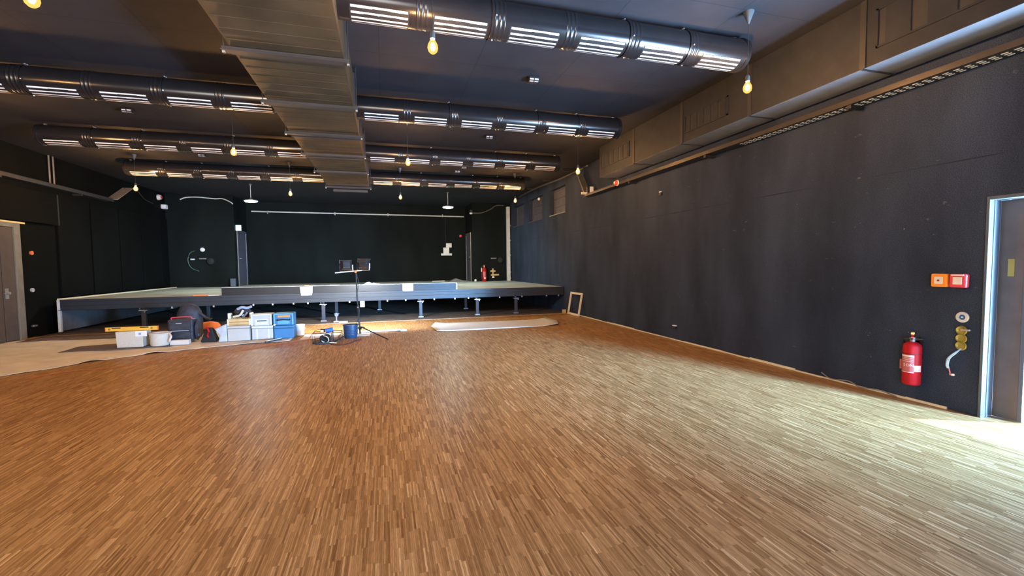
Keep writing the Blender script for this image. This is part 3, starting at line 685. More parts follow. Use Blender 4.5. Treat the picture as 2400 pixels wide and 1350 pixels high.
# ------------------------------------------------------------------ things on the right wall
t = thing('floodlight', 'white-fronted floodlight clamped to the end of the right cable tray', 'floodlight', (XR-.1, 10.86, 3.4))
MB().box(-.08, .09, -.04, .06, -.04, .15, 'black').build('housing', t, bevel=.01)
MB().box(-.02, .085, -.06, -.04, -.03, .145, 'white').build('cover', t, bevel=.006)
MB().box(-.24, -.08, -.03, .02, -.06, .0, 'wood_pale').build('bracket', t, bevel=.004)
t = thing('alarm_sounder', 'round red and white alarm sounder on the tray near the right duct end', 'alarm sounder', (XR-.206, 9.2, 3.345)); R = Matrix.Rotation(-PI/2, 4, 'Y')
MB().lathe([(.055, 0), (.06, .02), (.058, .05), (.04, .075), (.001, .08)], 'red_bright', 24, R).build('sounder_body', t, smooth=True)
MB().lathe([(.066, 0), (.066, .028), (.061, .03)], 'white', 24, R).build('base_ring', t, smooth=True)
MB().box(-.085, -.074, -.025, .03, -.015, .03, 'white').build('lens', t, bevel=.004)
t = thing('alarm_sounder', 'round red and white alarm sounder high on the left wall', 'alarm sounder', (XL, 18.5, 4.0)); R = Matrix.Rotation(PI/2, 4, 'Y')
MB().lathe([(.1, 0), (.1, .04), (.07, .1), (.001, .11)], 'pale_label', 20, R).build('sounder_body', t, smooth=True)
MB().lathe([(.05, .09), (.045, .125), (.001, .128)], 'red_bright', 16, R).build('lens', t, smooth=True)
tag(MB().box(0, .16, -.1, .1, -.08, .08, 'white').build('wall_camera', bevel=.03, loc=(XL, 18.75, 3.7)), 'small white camera high in the left back corner', 'camera')
t = thing('wall_sensor', 'small white clip sensor on the black side wall below the red sounder', 'sensor', (XR, 7.82, 2.9))
MB().box(-.03, 0, -.035, .035, -.04, .02, 'black').build('base', t, bevel=.004); MB().box(-.035, -.004, -.03, .03, .02, .04, 'white').build('cap', t, bevel=.004)
t = thing('wall_socket', 'small black socket with white top low on the side wall', 'socket', (XR, 7.33, .27))
MB().box(-.04, 0, -.045, .045, -.04, .0, 'black').build('housing', t, bevel=.004); MB().box(-.045, 0, -.045, .045, .002, .022, 'white').build('cover', t, bevel=.004)
# fire alarm call points
def callpoint(name, y, k, label, extra):
    t = thing(name, label, 'alarm box', (XR, y, 1.295))
    MB().box(-.055, 0, -.068, .068, -.066, .066, k).build('housing', t, bevel=.012)
    MB().box(-.06, -.054, -.036, .036, -.036, .036, 'pale_label').build('glass_pane', t, bevel=.003)
    if extra == 'dot': MB().lathe([(.009, 0), (.009, .006), (.001, .007)], 'red', 12, Matrix.Translation((-.06, 0, 0)) @ Matrix.Rotation(-PI/2, 4, 'Y')).build('push_button', t)
    else: MB().box(-.06, -.054, -.05, .05, .048, .06, 'white').build('label_strip', t, bevel=.002)
callpoint('smoke_release_box', 3.082, 'alarm_orange', 'square orange alarm box on the side wall beside the red one', 'dot')
callpoint('fire_call_point', 2.93, 'alarm_red', 'square red alarm box on the side wall nearest the right door', 'strip')
t = thing('wall_socket', 'round grey wall socket with dark centre under the red alarm box', 'socket', (XR, 2.905, .94)); R = Matrix.Rotation(-PI/2, 4, 'Y')
MB().lathe([(.034, 0), (.052, .002), (.052, .012), (.045, .018), (.028, .018), (.024, .006)], 'socket_grey', 24, R, cap=False).build('cover_ring', t, smooth=True)
MB().lathe([(.028, 0), (.028, .008), (.001, .008)], 'motor_blue', 20, R).build('insert', t)
MB().box(-.016, -.007, -.006, .006, -.006, .006, 'white').build('pin', t)
t = thing('open_wall_boxes', 'column of three open brass-coloured wall boxes with pulled-out wires', 'wall box', (XR, 2.905, .66))
for z in (.15, .072, 0): 
    o = MB().lathe([(.02, -.001), (.04, 0), (.046, .012), (.04, .022), (.034, .012), (.02, .006), (.001, .005)], 'brass', 20, Matrix.Translation((0, 0, z)) @ R, cap=False).build('wall_box', t, smooth=True)
MB().box(-.03, 0, -.07, .0, .152, .168, 'zinc').build('loose_clip', t, bevel=.003)
for i, k in enumerate(('blue_wire', 'paper', 'blue_wire')):
    MB().tube(spline([(-.015, -.004*i, -.03), (-.05, .012+.006*i, -.07), (-.07, .05+.008*i, -.13), (-.06, .068+.008*i, -.2), (-.05, .066+.006*i, -.235)], 6), .0055, k, 6).build('wire', t, smooth=True)
MB().tube([(-.05, .068, -.23), (-.045, .06, -.27), (-.04, .062, -.3)], .006, 'label_pink', 6).build('wire_end', t)
MB().lathe([(.012, 0), (.018, .01), (.012, .02)], 'white', 10, Matrix.Translation((-.03, .045, -.305))).build('connector', t)
# extinguisher by the door
t = thing('fire_extinguisher', 'red fire extinguisher hung on the side wall near the right door', 'fire extinguisher', (XR-.085, 3.27, .19))
MB().lathe([(.06, 0), (.07, .006), (.078, .02), (.078, .4), (.07, .425), (.045, .448), (.028, .455)], 'red', 40).build('cylinder', t, smooth=True)
v = MB(); v.lathe([(.024, .45), (.024, .48), (.03, .482), (.03, .5), (.015, .505)], 'steel', 16); v.cyl((-.03, 0, .49), (.05, -.06, .485), .012, 'black', 10); v.build('valve', t, smooth=True)
l = MB(); Tm = Matrix.Rotation(math.radians(-150), 4, 'Z'); l.box(-.02, .1, -.012, .012, .505, .515, 'red_bright', Tm); l.box(-.02, .09, -.01, .01, .53, .54, 'red', Tm); l.build('lever', t, bevel=.002)
l = MB(); l.box(.045, .09, -.014, .014, .54, .56, 'yellow', Tm); l.build('safety_seal', t, bevel=.003)
def wrap(a0, a1, z0, z1, r, k, n=14):
    m = MB(); vs, fs = [], []
    for i in range(n+1):
        a = math.radians(a0+(a1-a0)*i/n); vs += [(r*math.cos(a), r*math.sin(a), z0), (r*math.cos(a), r*math.sin(a), z1)]
    for i in range(n): q = 2*i; fs.append((q, q+2, q+3, q+1))
    m.add(vs, fs, k); return m
# label faces the camera; angle of the viewing direction as seen from the cylinder
VA = math.degrees(math.atan2(-3.27, -5.3))
wrap(VA-95, VA+14, .135, .32, .0785, 'label_pink').build('label', t, smooth=True)
wrap(VA-92, VA+12, .30, .318, .0789, 'pale_label').build('label_band', t, smooth=True)
for z in (.285, .268, .25): wrap(VA-88, VA+8, z, z+.004, .0789, 'pale_label').build('label_line', t, smooth=True)
wrap(VA-90, VA+13, .136, .142, .0789, 'pale_label').build('label_line', t, smooth=True)
wrap(VA+12, VA+62, .15, .215, .0792, 'white').build('inspection_sticker', t, smooth=True)
for a in (25, 42): wrap(VA+a, VA+a+8, .163, .175, .0796, 'blue_wire', 3).build('sticker_mark', t)
for i, ch in enumerate('SON'):
    cu = bpy.data.curves.new('lettering', 'FONT'); cu.body = ch; cu.size = .042; cu.extrude = .0006; cu.align_x = 'CENTER'; cu.materials.append(M['white'])
    o = bpy.data.objects.new('lettering', cu); COL.objects.link(o); o.parent = t
    a = math.radians(VA-48+24*i); r = .0792
    me = bpy.data.meshes.new_from_object(o.evaluated_get(bpy.context.evaluated_depsgraph_get())); bpy.data.objects.remove(o)
    o = bpy.data.objects.new('lettering', me); COL.objects.link(o); o.parent = t
    o.location = (r*math.cos(a), r*math.sin(a), .2); o.rotation_euler = (PI/2, 0, a+PI/2)
MB().tube(spline([(-.02, .02, .485), (-.03, .06, .475), (.02, .09, .42), (.03, .092, .26)], 6), .009, 'black', 8).build('hose', t, smooth=True)
MB().cyl((.0, .092, .25), (.0, .092, .15), .02, 'label_pink', 10).build('nozzle', t, smooth=True)
b = MB(); b.box(.07, .085, -.05, .05, .28, .46, 'black'); b.lathe([(.0795, .33), (.0805, .33), (.0805, .335), (.0795, .335)], 'black', 32, cap=False); b.box(.07, .085, -.02, .02, .4, .5, 'black'); b.build('wall_bracket', t)
# extinguisher on the stage
t = thing('fire_extinguisher', 'slim red fire extinguisher standing at the back of the stage', 'fire extinguisher', (4.14, 18.75, ZD+.001))
MB().lathe([(.08, 0), (.09, .02), (.09, .52), (.075, .56), (.04, .6)], 'red', 24).build('cylinder', t, smooth=True)
v = MB(); v.lathe([(.03, .6), (.03, .66), (.015, .7)], 'wood_tray', 12); v.box(-.02, .1, -.015, .015, .7, .715, 'black'); v.build('valve', t)
wrap(-140, -50, .17, .42, .0915, 'label_pink').build('label', t, smooth=True); wrap(-110, -50, .1, .18, .092, 'pale_label').build('inspection_sticker', t, smooth=True)
MB().tube(spline([(-.02, 0, .64), (-.1, -.02, .66), (-.125, -.02, .56), (-.12, 0, .4), (-.11, 0, .12)], 6), .014, 'black', 8).build('hose', t, smooth=True)
MB().cyl((-.122, -.02, .58), (-.122, -.02, .42), .022, 'cream', 8).build('gauge_tag', t)

# small marks on the left wall
tag(MB().lathe([(.045, 0), (.045, .03), (.001, .035)], 'orange', 14, Matrix.Translation((XL, 12.5, 1.88)) @ Matrix.Rotation(PI/2, 4, 'Y')).build('wall_socket', smooth=True), 'small orange round cap on the left wall beside the grey door', 'socket')
tag(MB().lathe([(.045, 0), (.045, .03), (.02, .03), (.001, .02)], 'socket_grey', 14, Matrix.Translation((XL, 12.45, 1.05)) @ Matrix.Rotation(PI/2, 4, 'Y')).build('wall_socket', smooth=True), 'small grey round socket on the left wall at door handle height', 'socket')
tag(MB().box(0, .05, -.06, .06, -.02, .02, 'steel').build('wall_socket', bevel=.006, loc=(XL, 12.43, .25)), 'low flat socket near the floor beside the left door', 'socket')

# loose cable at the foot of the right wall
tag(MB().tube(spline([(5.36, 4.3, .07), (5.33, 4.15, .03), (5.35, 3.95, .05), (5.33, 3.8, .02), (5.36, 3.6, .03), (5.34, 3.42, .012)], 6), .007, 'grey_cable', 6).build('loose_cable', smooth=True), 'thin grey loose cable at the foot of the side wall', 'cable')
# leaning frame
t = thing('leaning_frame', 'small cream wooden frame leaning against the side wall near the stage', 'frame', (XR-.01, 11.88, 0))
T0 = Matrix.Rotation(math.radians(10), 4, 'Y') 
Tm = Matrix.Translation((-.13, 0, .004)) @ T0
f = MB(); W2, HH = .4, .67
f.box(-.02, .02, -W2, -W2+.058, 0, HH, 'wood_pale', Tm); f.build('side_rail', t, bevel=.004)
f = MB(); f.box(-.02, .02, W2-.058, W2, 0, HH, 'wood_pale', Tm); f.build('side_rail', t, bevel=.004)
f = MB(); f.box(-.02, .02, -W2+.058, W2-.058, 0, .06, 'wood_pale', Tm); f.build('cross_rail', t, bevel=.004)
f = MB(); f.box(-.02, .02, -W2+.058, W2-.058, HH-.06, HH, 'wood_pale', Tm); f.build('cross_rail', t, bevel=.004)
tag(MB().box(5.24, 5.34, 12.58, 12.66, -.011, .1, 'wood_tray').build('wood_block', bevel=.004), 'small pale wood block on the floor behind the leaning frame', 'wood block')

# curling white board on the floor
rnd = random.Random(2); m = MB(); vs, fs = [], []; nx, ny = 24, 10
for j in range(ny+1):
    for i in range(nx+1):
        u, v = i/nx, j/ny
        x = 1.1+u*2.95+.12*v+.12*(1-abs(2*v-1))*(1 if u > .5 else -1)*max(0, (abs(u-.5)-.4)*10)
        y = 10.02+v*1.45-.22*u*v
        z = .008+.03*max(0, 1-u*9)**1.5*(1 if v > .2 else .7)+.05*max(0, 1-(1-u)*7)**1.6
        vs.append((x, y, z))
for j in range(ny):
    for i in range(nx): q = j*(nx+1)+i; fs.append((q, q+1, q+nx+2, q+nx+1))
m.add(vs, fs, 'board_white'); o = m.build('white_board', smooth=True); s = o.modifiers.new('t', 'SOLIDIFY'); s.thickness = .005
tag(o, 'long off-white flat board with curled ends on the parquet before the stage', 'board')

# ------------------------------------------------------------------ tools on the floor
t = thing('speckled_box', 'square speckled white box under the yellow spirit level', 'box', (-4.62, 10.02, .03))
MB().taper(0, 0, 0, .3, .41, .3, .43, .32, 'box_speckle').build('box_body', t, bevel=.008)
l = MB(); l.box(.1, .28, -.165, -.158, .2, .3, 'paper'); l.box(.15, .19, -.167, -.164, .23, .27, 'blue_wire'); l.build('paper_label', t)
t = thing('spirit_level', 'yellow spirit level lying across the speckled white box', 'spirit level', (-4.62, 9.98, .332), math.radians(-2))
l = MB(); l.box(-.425, .425, -.013, .013, 0, .075, 'yellow'); l.build('level_body', t, bevel=.004)
for x in (-.25, .2): MB().box(x-.07, x+.07, -.015, .015, .048, .066, 'black').build('vial_window', t)
for x in (-.425, .412): MB().box(x, x+.013, -.016, .016, -.001, .076, 'orange').build('end_cap', t)
for x in (-.36, .32): MB().lathe([(.02, 0), (.02, .004)], 'brass', 14, Matrix.Translation((x, -.013, .038)) @ Matrix.Rotation(PI/2, 4, 'X')).build('vial', t)
t = thing('round_bucket', 'round white speckled bucket with rubbish beside the speckled box', 'bucket', (-4.18, 9.98, .03))
MB().lathe([(.145, 0), (.155, .02), (.165, .22), (.178, .225), (.178, .24), (.165, .24), (.155, .05), (.001, .045)], 'box_speckle', 32).build('bucket_body', t, smooth=True)
m = MB(); m.box(-.12, .0, -.05, .05, .15, .21, 'label_pink'); m.box(-.02, .1, -.02, .09, .16, .22, 'wood_pale'); m.box(-.1, .08, .02, .1, .12, .2, 'black'); m.build('contents', t)
MB().tube(spline([(.17, -.05, .22), (.22, -.1, .17), (.2, -.12, .1), (.17, -.08, .06)], 6), .016, 'pale_label', 6).build('handle', t, smooth=True)
# black rolling tool case
t = thing('tool_case', 'black padded tool case standing behind the round bucket', 'tool case', (-3.93, 10.4, .02))
MB().box(-.235, .2, -.16, .12, .03, .46, 'case_black').build('case_body', t, bevel=.03)
MB().box(-.2, .16, -.185, -.16, .08, .22, 'case_black').build('front_pocket', t, bevel=.02)
MB().box(-.2, .16, -.18, -.16, .25, .42, 'case_black').build('front_flap', t, bevel=.015)
l = MB(); l.box(-.18, .14, -.187, -.18, .232, .242, 'cloth_grey'); l.box(-.08, .02, -.184, -.179, .38, .39, 'cloth_grey'); l.build('zip', t)
MB().lathe([(.02, -.03), (.13, -.028), (.17, 0), (.13, .028), (.02, .03)], 'case_black', 24, Matrix.Translation((.235, -.02, .22)) @ Matrix.Rotation(PI/2, 4, 'Y') @ Matrix.Diagonal((1.2, .8, 1, 1))).build('side_pouch', t, smooth=True)
MB().box(.24, .275, -.1, -.03, .1, .15, 'motor_blue').build('buckle', t, bevel=.008)
MB().tube(spline([(-.2, -.05, .46), (-.19, -.05, .49), (0, -.05, .5), (.14, -.05, .49), (.15, -.05, .46)], 5), .012, 'alarm_red', 6).build('handle', t, smooth=True)
t = thing('backpack', 'dark rounded backpack on the floor behind the tool case', 'backpack', (-4.05, 11.0, .02))
MB().lathe([(.2, 0), (.23, .05), (.24, .4), (.22, .55), (.16, .66), (.07, .71), (.001, .72)], 'case_black', 24, Matrix.Diagonal((1.0, .7, 1, 1))).build('bag_body', t, smooth=True)
MB().box(-.12, .12, -.2, -.14, .1, .36, 'case_black').build('front_pocket', t, bevel=.03)
MB().tube(spline([(.16, -.05, .55), (.28, -.06, .45), (.33, -.06, .4), (.4, -.04, .36)], 5), .03, 'case_black', 8).build('strap', t, smooth=True)
tag(MB().box(-4.01, -3.7, 9.93, 10.06, .02, .11, 'board_white').build('white_block', bevel=.008), 'flat white block on the paper in front of the tool case', 'block')
t = thing('rolled_orange_sack', 'orange tool bag lying between the tool case and the stage leg', 'bag', (-3.9, 11.6, .02))
MB().lathe([(.01, -.2), (.09, -.16), (.11, 0), (.08, .15), (.02, .2)], 'orange', 16, Matrix.Translation((.03, 0, .15)) @ Matrix.Rotation(PI/2, 4, 'Y')).build('bag_body', t, smooth=True)
MB().box(-.16, .12, -.1, .1, .0, .07, 'case_black').build('base', t, bevel=.02)
t = thing('tote_bag', 'black and red tool bag on the paper left of the grey cloth', 'bag', (-3.42, 10.2, .02))
MB().taper(0, 0, 0, .28, .3, .22, .12, .1, 'black_matte').build('bag_body', t, bevel=.03)
MB().tube(spline([(-.02, -.1, .3), (.02, -.12, .22), (0, -.13, .14), (.02, -.14, .1)], 5), .018, 'red', 8).build('red_handle', t, smooth=True)
m = MB(); m.add([(-.12, -.06, .26), (.1, -.08, .36), (.11, -.1, 0), (-.05, -.1, 0), (-.02, -.09, .12), (-.1, .06, .25), (.1, .07, .35), (.11, .08, 0), (-.04, .08, 0), (-.0, .07, .12)],
      [(0,4,3,2,1), (5,6,7,8,9), (0,1,6,5), (1,2,7,6), (2,3,8,7), (3,4,9,8), (4,0,5,9)], 'cloth_grey')
tag(m.build('cloth_sack', bevel=.02, loc=(-3.18, 10.12, .02)), 'crumpled grey-white sack leaning on the pale storage case', 'sack')
# storage cases
def systainer(name, x, w_, h_, y, z, k, label, rz=0, light=None, strip=None):
    t = thing(name, label, 'storage case', (x, y, z), rz, 'stacked plastic storage cases')
    MB().box(-w_/2, w_/2, -.15, .15, 0, h_-.06, k).build('case_body', t, bevel=.012)
    MB().box(-w_/2-.004, w_/2+.004, -.154, .154, h_-.055, h_-.004, light or k).build('lid', t, bevel=.01)
    for s in (-.25, .3): MB().box(w_*s-.012, w_*s+.012, -.153, -.149, .01, h_-.07, light or k).build('rib', t)
    return t
systainer('storage_case', -2.87, .395, .31, 10.2, .02, 'systainer', 'lower grey storage case carrying the wooden tool tray', light='systainer')
t = systainer('storage_case', -2.45, .39, .285, 10.25, .02, 'systainer', 'lower grey storage case next to the blue ones', light='systainer_light')
systainer('storage_case', -2.05, .37, .27, 10.25, .02, 'systainer_blue', 'lower blue storage case beside the small white bucket', light='systainer_blue')
def upper(x, y, z, w_, h_, k, k2, label, face):
    t = thing('storage_case', label, 'storage case', (x, y, z), 0, 'stacked plastic storage cases')
    MB().box(-w_/2, w_/2, -.15, .15, 0, h_, k).build('case_body', t, bevel=.012)
    f = MB(); f.box(-w_/2, -w_/2+.03, -.165, -.15, .01, h_, k2); f.box(w_/2-.03, w_/2, -.165, -.15, .01, h_, k2); f.box(-w_/2+.03, w_/2-.03, -.165, -.15, h_-.03, h_, k2); f.build('front_rim', t, bevel=.006)
    MB().box(-w_*.3, w_*.3, -.16, -.15, h_*.12, h_*.55, k2).build('front_panel', t, bevel=.006)
    if face == 'grey':
        MB().box(-w_*.2, w_*.26, -.164, -.16, h_*.36, h_*.46, 'bucket_blue').build('label_plate', t, bevel=.003)
        MB().box(-w_*.34, w_*.38, -.18, -.15, .0, .03, 'systainer_light').build('handle', t, bevel=.01)
    else:
        MB().box(-w_*.3, w_*.34, -.164, -.15, h_*.66, h_*.84, 'alarm_orange').build('label_plate', t, bevel=.02)
        MB().tube(spline([(-w_*.3, -.15, h_*.5), (-w_*.28, -.2, h_*.46), (0, -.2, h_*.5), (w_*.3, -.2, h_*.46), (w_*.32, -.15, h_*.5)], 5), .014, 'black', 8).build('handle', t, smooth=True)
    MB().lathe([(.02, 0), (.02, .012), (.001, .014)], 'white', 12, Matrix.Translation((-w_/2+.02, -.16, .02)) @ Matrix.Rotation(PI/2, 4, 'X')).build('latch', t)
upper(-2.46, 10.25, .307, .38, .235, 'systainer', 'systainer_light', 'upper grey storage case with small dark label on the front', 'grey')
upper(-2.05, 10.25, .292, .375, .25, 'systainer_blue', 'systainer_blue_light', 'upper blue storage case with orange label on the front', 'blue')
# wooden tray with uprights
t = thing('tool_tray', 'open wooden tool tray with two upright ends on the grey case', 'tool tray', (-2.86, 10.2, .332))
MB().box(-.195, .195, -.14, .14, 0, .02, 'wood_tray').build('base', t)
for y in (-.14, .125):
    for z in (.01, .075): MB().box(-.19, .19, y, y+.015, z, z+.058, 'wood_tray').build('side_slat', t, bevel=.003)
for x in (-.21, .18):
    e_ = MB(); e_.box(x, x+.03, -.142, .142, 0, .135, 'cream'); e_.box(x-.01, x+.045, -.05, .05, .135, .245, 'cream'); o = e_.build('end_panel', t, bevel=.004)
    MB().cyl((x-.012, 0, .2), (x+.047, 0, .2), .016, 'black', 10).build('handle_hole', o)
for pts, k, r, lab, nm in (([(-.12, -.05, .17), (.0, -.06, .2), (.06, -.04, .3)], 'wood_pale', .022, 'pale wooden handle sticking out of the tool tray', 'hammer_handle'),
                       ([(-.1, .03, .16), (.02, .05, .28), (.1, .04, .32)], 'case_black', .032, 'dark drill body lying in the tool tray', 'drill'),
                       ([(.0, .08, .17), (.07, .08, .31), (.13, .09, .33)], 'cloth_grey', .028, 'grey glove on top of the tool tray', 'glove'),
                       ([(.05, -.08, .14), (.12, -.09, .22), (.14, -.08, .25)], 'steel', .02, 'steel pliers in the right of the tool tray', 'pliers')):
    tag(MB().tube(spline(pts, 5), r, k, 8).build(nm, smooth=True, loc=(-2.86, 10.2, .332)), lab, 'tool')
m = MB(); m.lathe([(.02, 0), (.12, .01), (.15, .05), (.13, .09), (.06, .13), (.001, .14)], 'case_black', 20, Matrix.Diagonal((1.1, .7, 1, 1)))
tag(m.build('wool_hat', smooth=True, loc=(-2.84, 10.27, .54)), 'dark rounded cap on top of the tool heap on the wooden tray', 'cap')
m = MB(); m.tube(spline([(-.13, 0, 0), (-.04, -.02, .04), (.04, 0, .02), (.13, -.01, .05)], 5), .026, 'cloth_sack_blue', 8)
tag(m.build('work_rag', smooth=True, loc=(-2.77, 10.15, .655)), 'pale blue-grey rag lying over the tool heap on the wooden tray', 'rag')
# small white bucket
t = thing('white_bucket', 'small plain white bucket right of the blue storage cases', 'bucket', (-1.8, 10.45, 0.02))
MB().lathe([(.07, 0), (.08, .01), (.088, .2), (.098, .205), (.098, .235), (.09, .235), (.08, .03), (.001, .028)], 'paper', 28).build('bucket_body', t, smooth=True)
t = thing('scraper', 'black and white scraper bar leaning on the floor before the blue case', 'scraper', (-2.17, 9.75, .01), math.radians(35))
Tm = Matrix.Rotation(math.radians(-4), 4, 'Y'); MB().box(-.16, .16, -.02, .02, .012, .04, 'black', Tm).build('bar', t, bevel=.004); MB().box(-.14, .16, -.012, .012, .041, .05, 'white', Tm).build('blade', t, bevel=.003)
tag(MB().box(-1.85, -1.36, 10.75, 11.15, .001, .02, 'orange').build('orange_mat', bevel=.004), 'flat orange mat on the floor behind the small white bucket', 'mat')
tag(MB().box(-1.72, -1.0, 9.9, 10.6, .001, .006, 'paper').build('paper_sheet'), 'white paper sheet on the floor before the orange mat', 'paper')  # paper, made larger to whiten the floor under the work lamp
tag(MB().box(-.95, -.35, 9.98, 10.36, .001, .006, 'paper').build('paper_sheet'), 'white paper sheet on the floor left of the lamp tripod', 'paper')  # paper, sized to carry the work lamp's white pool on the floor
# machine in a tube frame
t = thing('tile_cutter', 'blue motored machine in a thin tube frame on the floor', 'machine', (-1.12, 9.4, 0))
f = MB()
for y in (-.14, .14):
    f.tube([(-.26, y, .005), (-.26, y, .2), (.26, y, .2), (.26, y, .005)], .008, 'black', 6)
    f.tube([(-.26, y, .06), (.26, y, .06)], .006, 'black', 6); f.tube([(.08, y, .2), (.08, y, .0)], .01, 'black', 6)
for x in (-.26, .26): f.tube([(x, -.14, .2), (x, .14, .2)], .008, 'black', 6)
f.build('tube_frame', t)
MB().cyl((-.04, 0, .225), (.1, .02, .25), .045, 'motor_blue', 18).build('motor', t, smooth=True)
MB().cyl((-.13, 0, .245), (-.05, 0, .235), .03, 'black', 14).build('motor_end', t, smooth=True); MB().lathe([(.025, 0), (.035, .02), (.02, .04)], 'white', 12, Matrix.Translation((-.1, -.04, .215))).build('cap', t)
MB().cyl((-.08, -.1, .085), (-.02, .06, .085), .075, 'black_matte', 24).build('drum', t, smooth=True)
MB().lathe([(.16, 0), (.18, .012), (.17, .03), (.05, .035)], 'case_black', 24, Matrix.Translation((-.08, -.12, .002)) @ Matrix.Diagonal((1, .7, 1, 1))).build('base_tray', t, smooth=True)
MB().tube(spline([(-.06, -.16, .16), (.02, -.19, .12), (.03, -.2, .05), (-.03, -.2, .02), (-.09, -.19, .06), (-.04, -.18, .03), (.08, -.2, .02), (.18, -.22, .014)], 7), .009, 'cream_hose', 6).build('hose', t, smooth=True)
tag(MB().tube(spline([(-1.05, 9.1, .012), (-.95, 8.98, .012), (-.8, 8.95, .012), (-.68, 9.1, .012), (-.6, 9.3, .012), (-.5, 9.45, .012)], 7), .011, 'dark_cable', 6).build('floor_cable', smooth=True), 'dark cable curving on the floor before the blue basket', 'cable')
tag(MB().tube(spline([(-4.75, 7.6, .009), (-4.5, 7.95, .009), (-4.0, 8.05, .009), (-3.75, 8.27, .009), (-3.45, 8.58, .009), (-2.9, 8.78, .009), (-2.57, 8.98, .012), (-2.1, 9.4, .014), (-1.75, 9.7, .012), (-1.5, 9.82, .012), (-1.4, 9.75, .012)], 7), .007, 'orange_cable', 6).build('extension_cable', smooth=True), 'orange extension cable running across the floor to the machine', 'cable')
tag(MB().tube(spline([(-1.5, 9.55, .012), (-1.48, 9.8, .1), (-1.42, 10.1, .16), (-1.3, 10.4, .12), (-1.25, 10.6, .02)], 6), .008, 'orange_cable', 6).build('extension_cable', smooth=True), 'orange cable arching up beside the machine frame', 'cable')
# blue basket
t = thing('blue_basket', 'dark blue plastic basket of tools at the foot of the lamp stand', 'basket', (-.72, 9.8, 0))
MB().lathe([(.115, 0), (.125, .01), (.135, .1), (.142, .13), (.146, .26), (.156, .265), (.156, .285), (.146, .285), (.12, .03), (.001, .028)], 'bucket_blue', 28, Matrix.Diagonal((1, .9, 1, 1))).build('basket_body', t, smooth=True)
for z in (.07, .125, .185): MB().lathe([(.136, z), (.15, z+.008), (.15, z+.02), (.138, z+.03)], 'bucket_blue', 28, Matrix.Diagonal((1, .9, 1, 1)), cap=False).build('rim', t, smooth=True)
m = MB(); m.box(-.09, .03, -.06, .04, .2, .27, 'wood_pale'); m.box(.0, .1, -.04, .06, .18, .29, 'case_black'); m.build('contents', t, bevel=.01)
# broom
t = thing('broom', 'long white broom handle with grey brush head on the floor right of the stand', 'broom', (-.05, 10.45, 0))
MB().cyl((-.55, .02, .022), (.32, -.03, .03), .02, 'white', 12).build('handle', t, smooth=True)
h = MB(); h.box(.28, .38, -.09, .06, .02, .05, 'cloth_grey'); h.cyl((.3, -.03, .035), (.38, -.04, .045), .03, 'steel', 10); h.build('brush_head', t, bevel=.006)
MB().box(.36, .5, -.1, .04, .002, .035, 'cloth_grey').build('bristles', t, bevel=.01)
# small stand in front of the stage leg
t = thing('small_stand', 'little round-headed grey stand on the floor beside a stage leg', 'stand', (-1.3, 12.85, -.012))
MB().box(-.07, .05, -.05, .05, 0, .03, 'white').build('base', t, bevel=.006); MB().cyl((0, 0, .03), (0, 0, .17), .022, 'steel', 10).build('post', t)
MB().lathe([(.02, -.02), (.05, -.016), (.055, 0), (.05, .016), (.02, .02)], 'side_board', 18, Matrix.Translation((.005, 0, .2)) @ Matrix.Rotation(PI/2, 4, 'X')).build('round_head', t, smooth=True)
tag(MB().box(-1.22, -1.0, 12.6, 12.7, -.011, .025, 'wood_pale').build('wood_offcut', bevel=.003), 'pale wood offcut beside the little round-headed stand', 'offcut')

# ------------------------------------------------------------------ work light on tripod
t = thing('work_light', 'black tripod work light with two lamp heads turned to the stage', 'work light', (-.56, 10.3, 0))
MB().cyl((0, 0, .002), (-.03, 0, .6), .018, 'black', 12).build('lower_pole', t, smooth=True)
MB().cyl((-.03, 0, .6), (-.055, 0, 1.39), .013, 'black', 12).build('upper_pole', t, smooth=True)
k_ = MB(); k_.lathe([(.024, .56), (.028, .57), (.028, .63), (.02, .64)], 'black', 14, Matrix.Translation((-.03, 0, 0))); k_.cyl((-.03, -.02, .6), (-.03, -.06, .6), .014, 'label_pink', 10); k_.build('collar', t, smooth=True)
MB().lathe([(.03, .1), (.035, .11), (.035, .16), (.025, .17)], 'black', 14).build('hub', t, smooth=True)
for dx, dy in ((.59, -1.05), (-.44, -1.0), (.05, .95)): 
    l = MB(); l.tube([(0, 0, .14), (dx*.12, dy*.12, .15), (dx*.95, dy*.95, .02), (dx, dy, .012)], .012, 'black', 8); l.build('leg', t, smooth=True)
MB().box(-.34, .22, -.015, .015, 1.385, 1.41, 'steel', Matrix.Translation((-.02, 0, 0)) @ Matrix.Rotation(math.radians(-5), 4, 'Y') @ Matrix.Translation((0, 0, -.0))).build('cross_bar', t)
MB().lathe([(.02, -.03), (.03, -.02), (.03, .02), (.02, .03)], 'orange', 12, Matrix.Translation((-.055, -.03, 1.385)) @ Matrix.Rotation(PI/2, 4, 'X')).build('knob', t, smooth=True)
lamp_pos = []
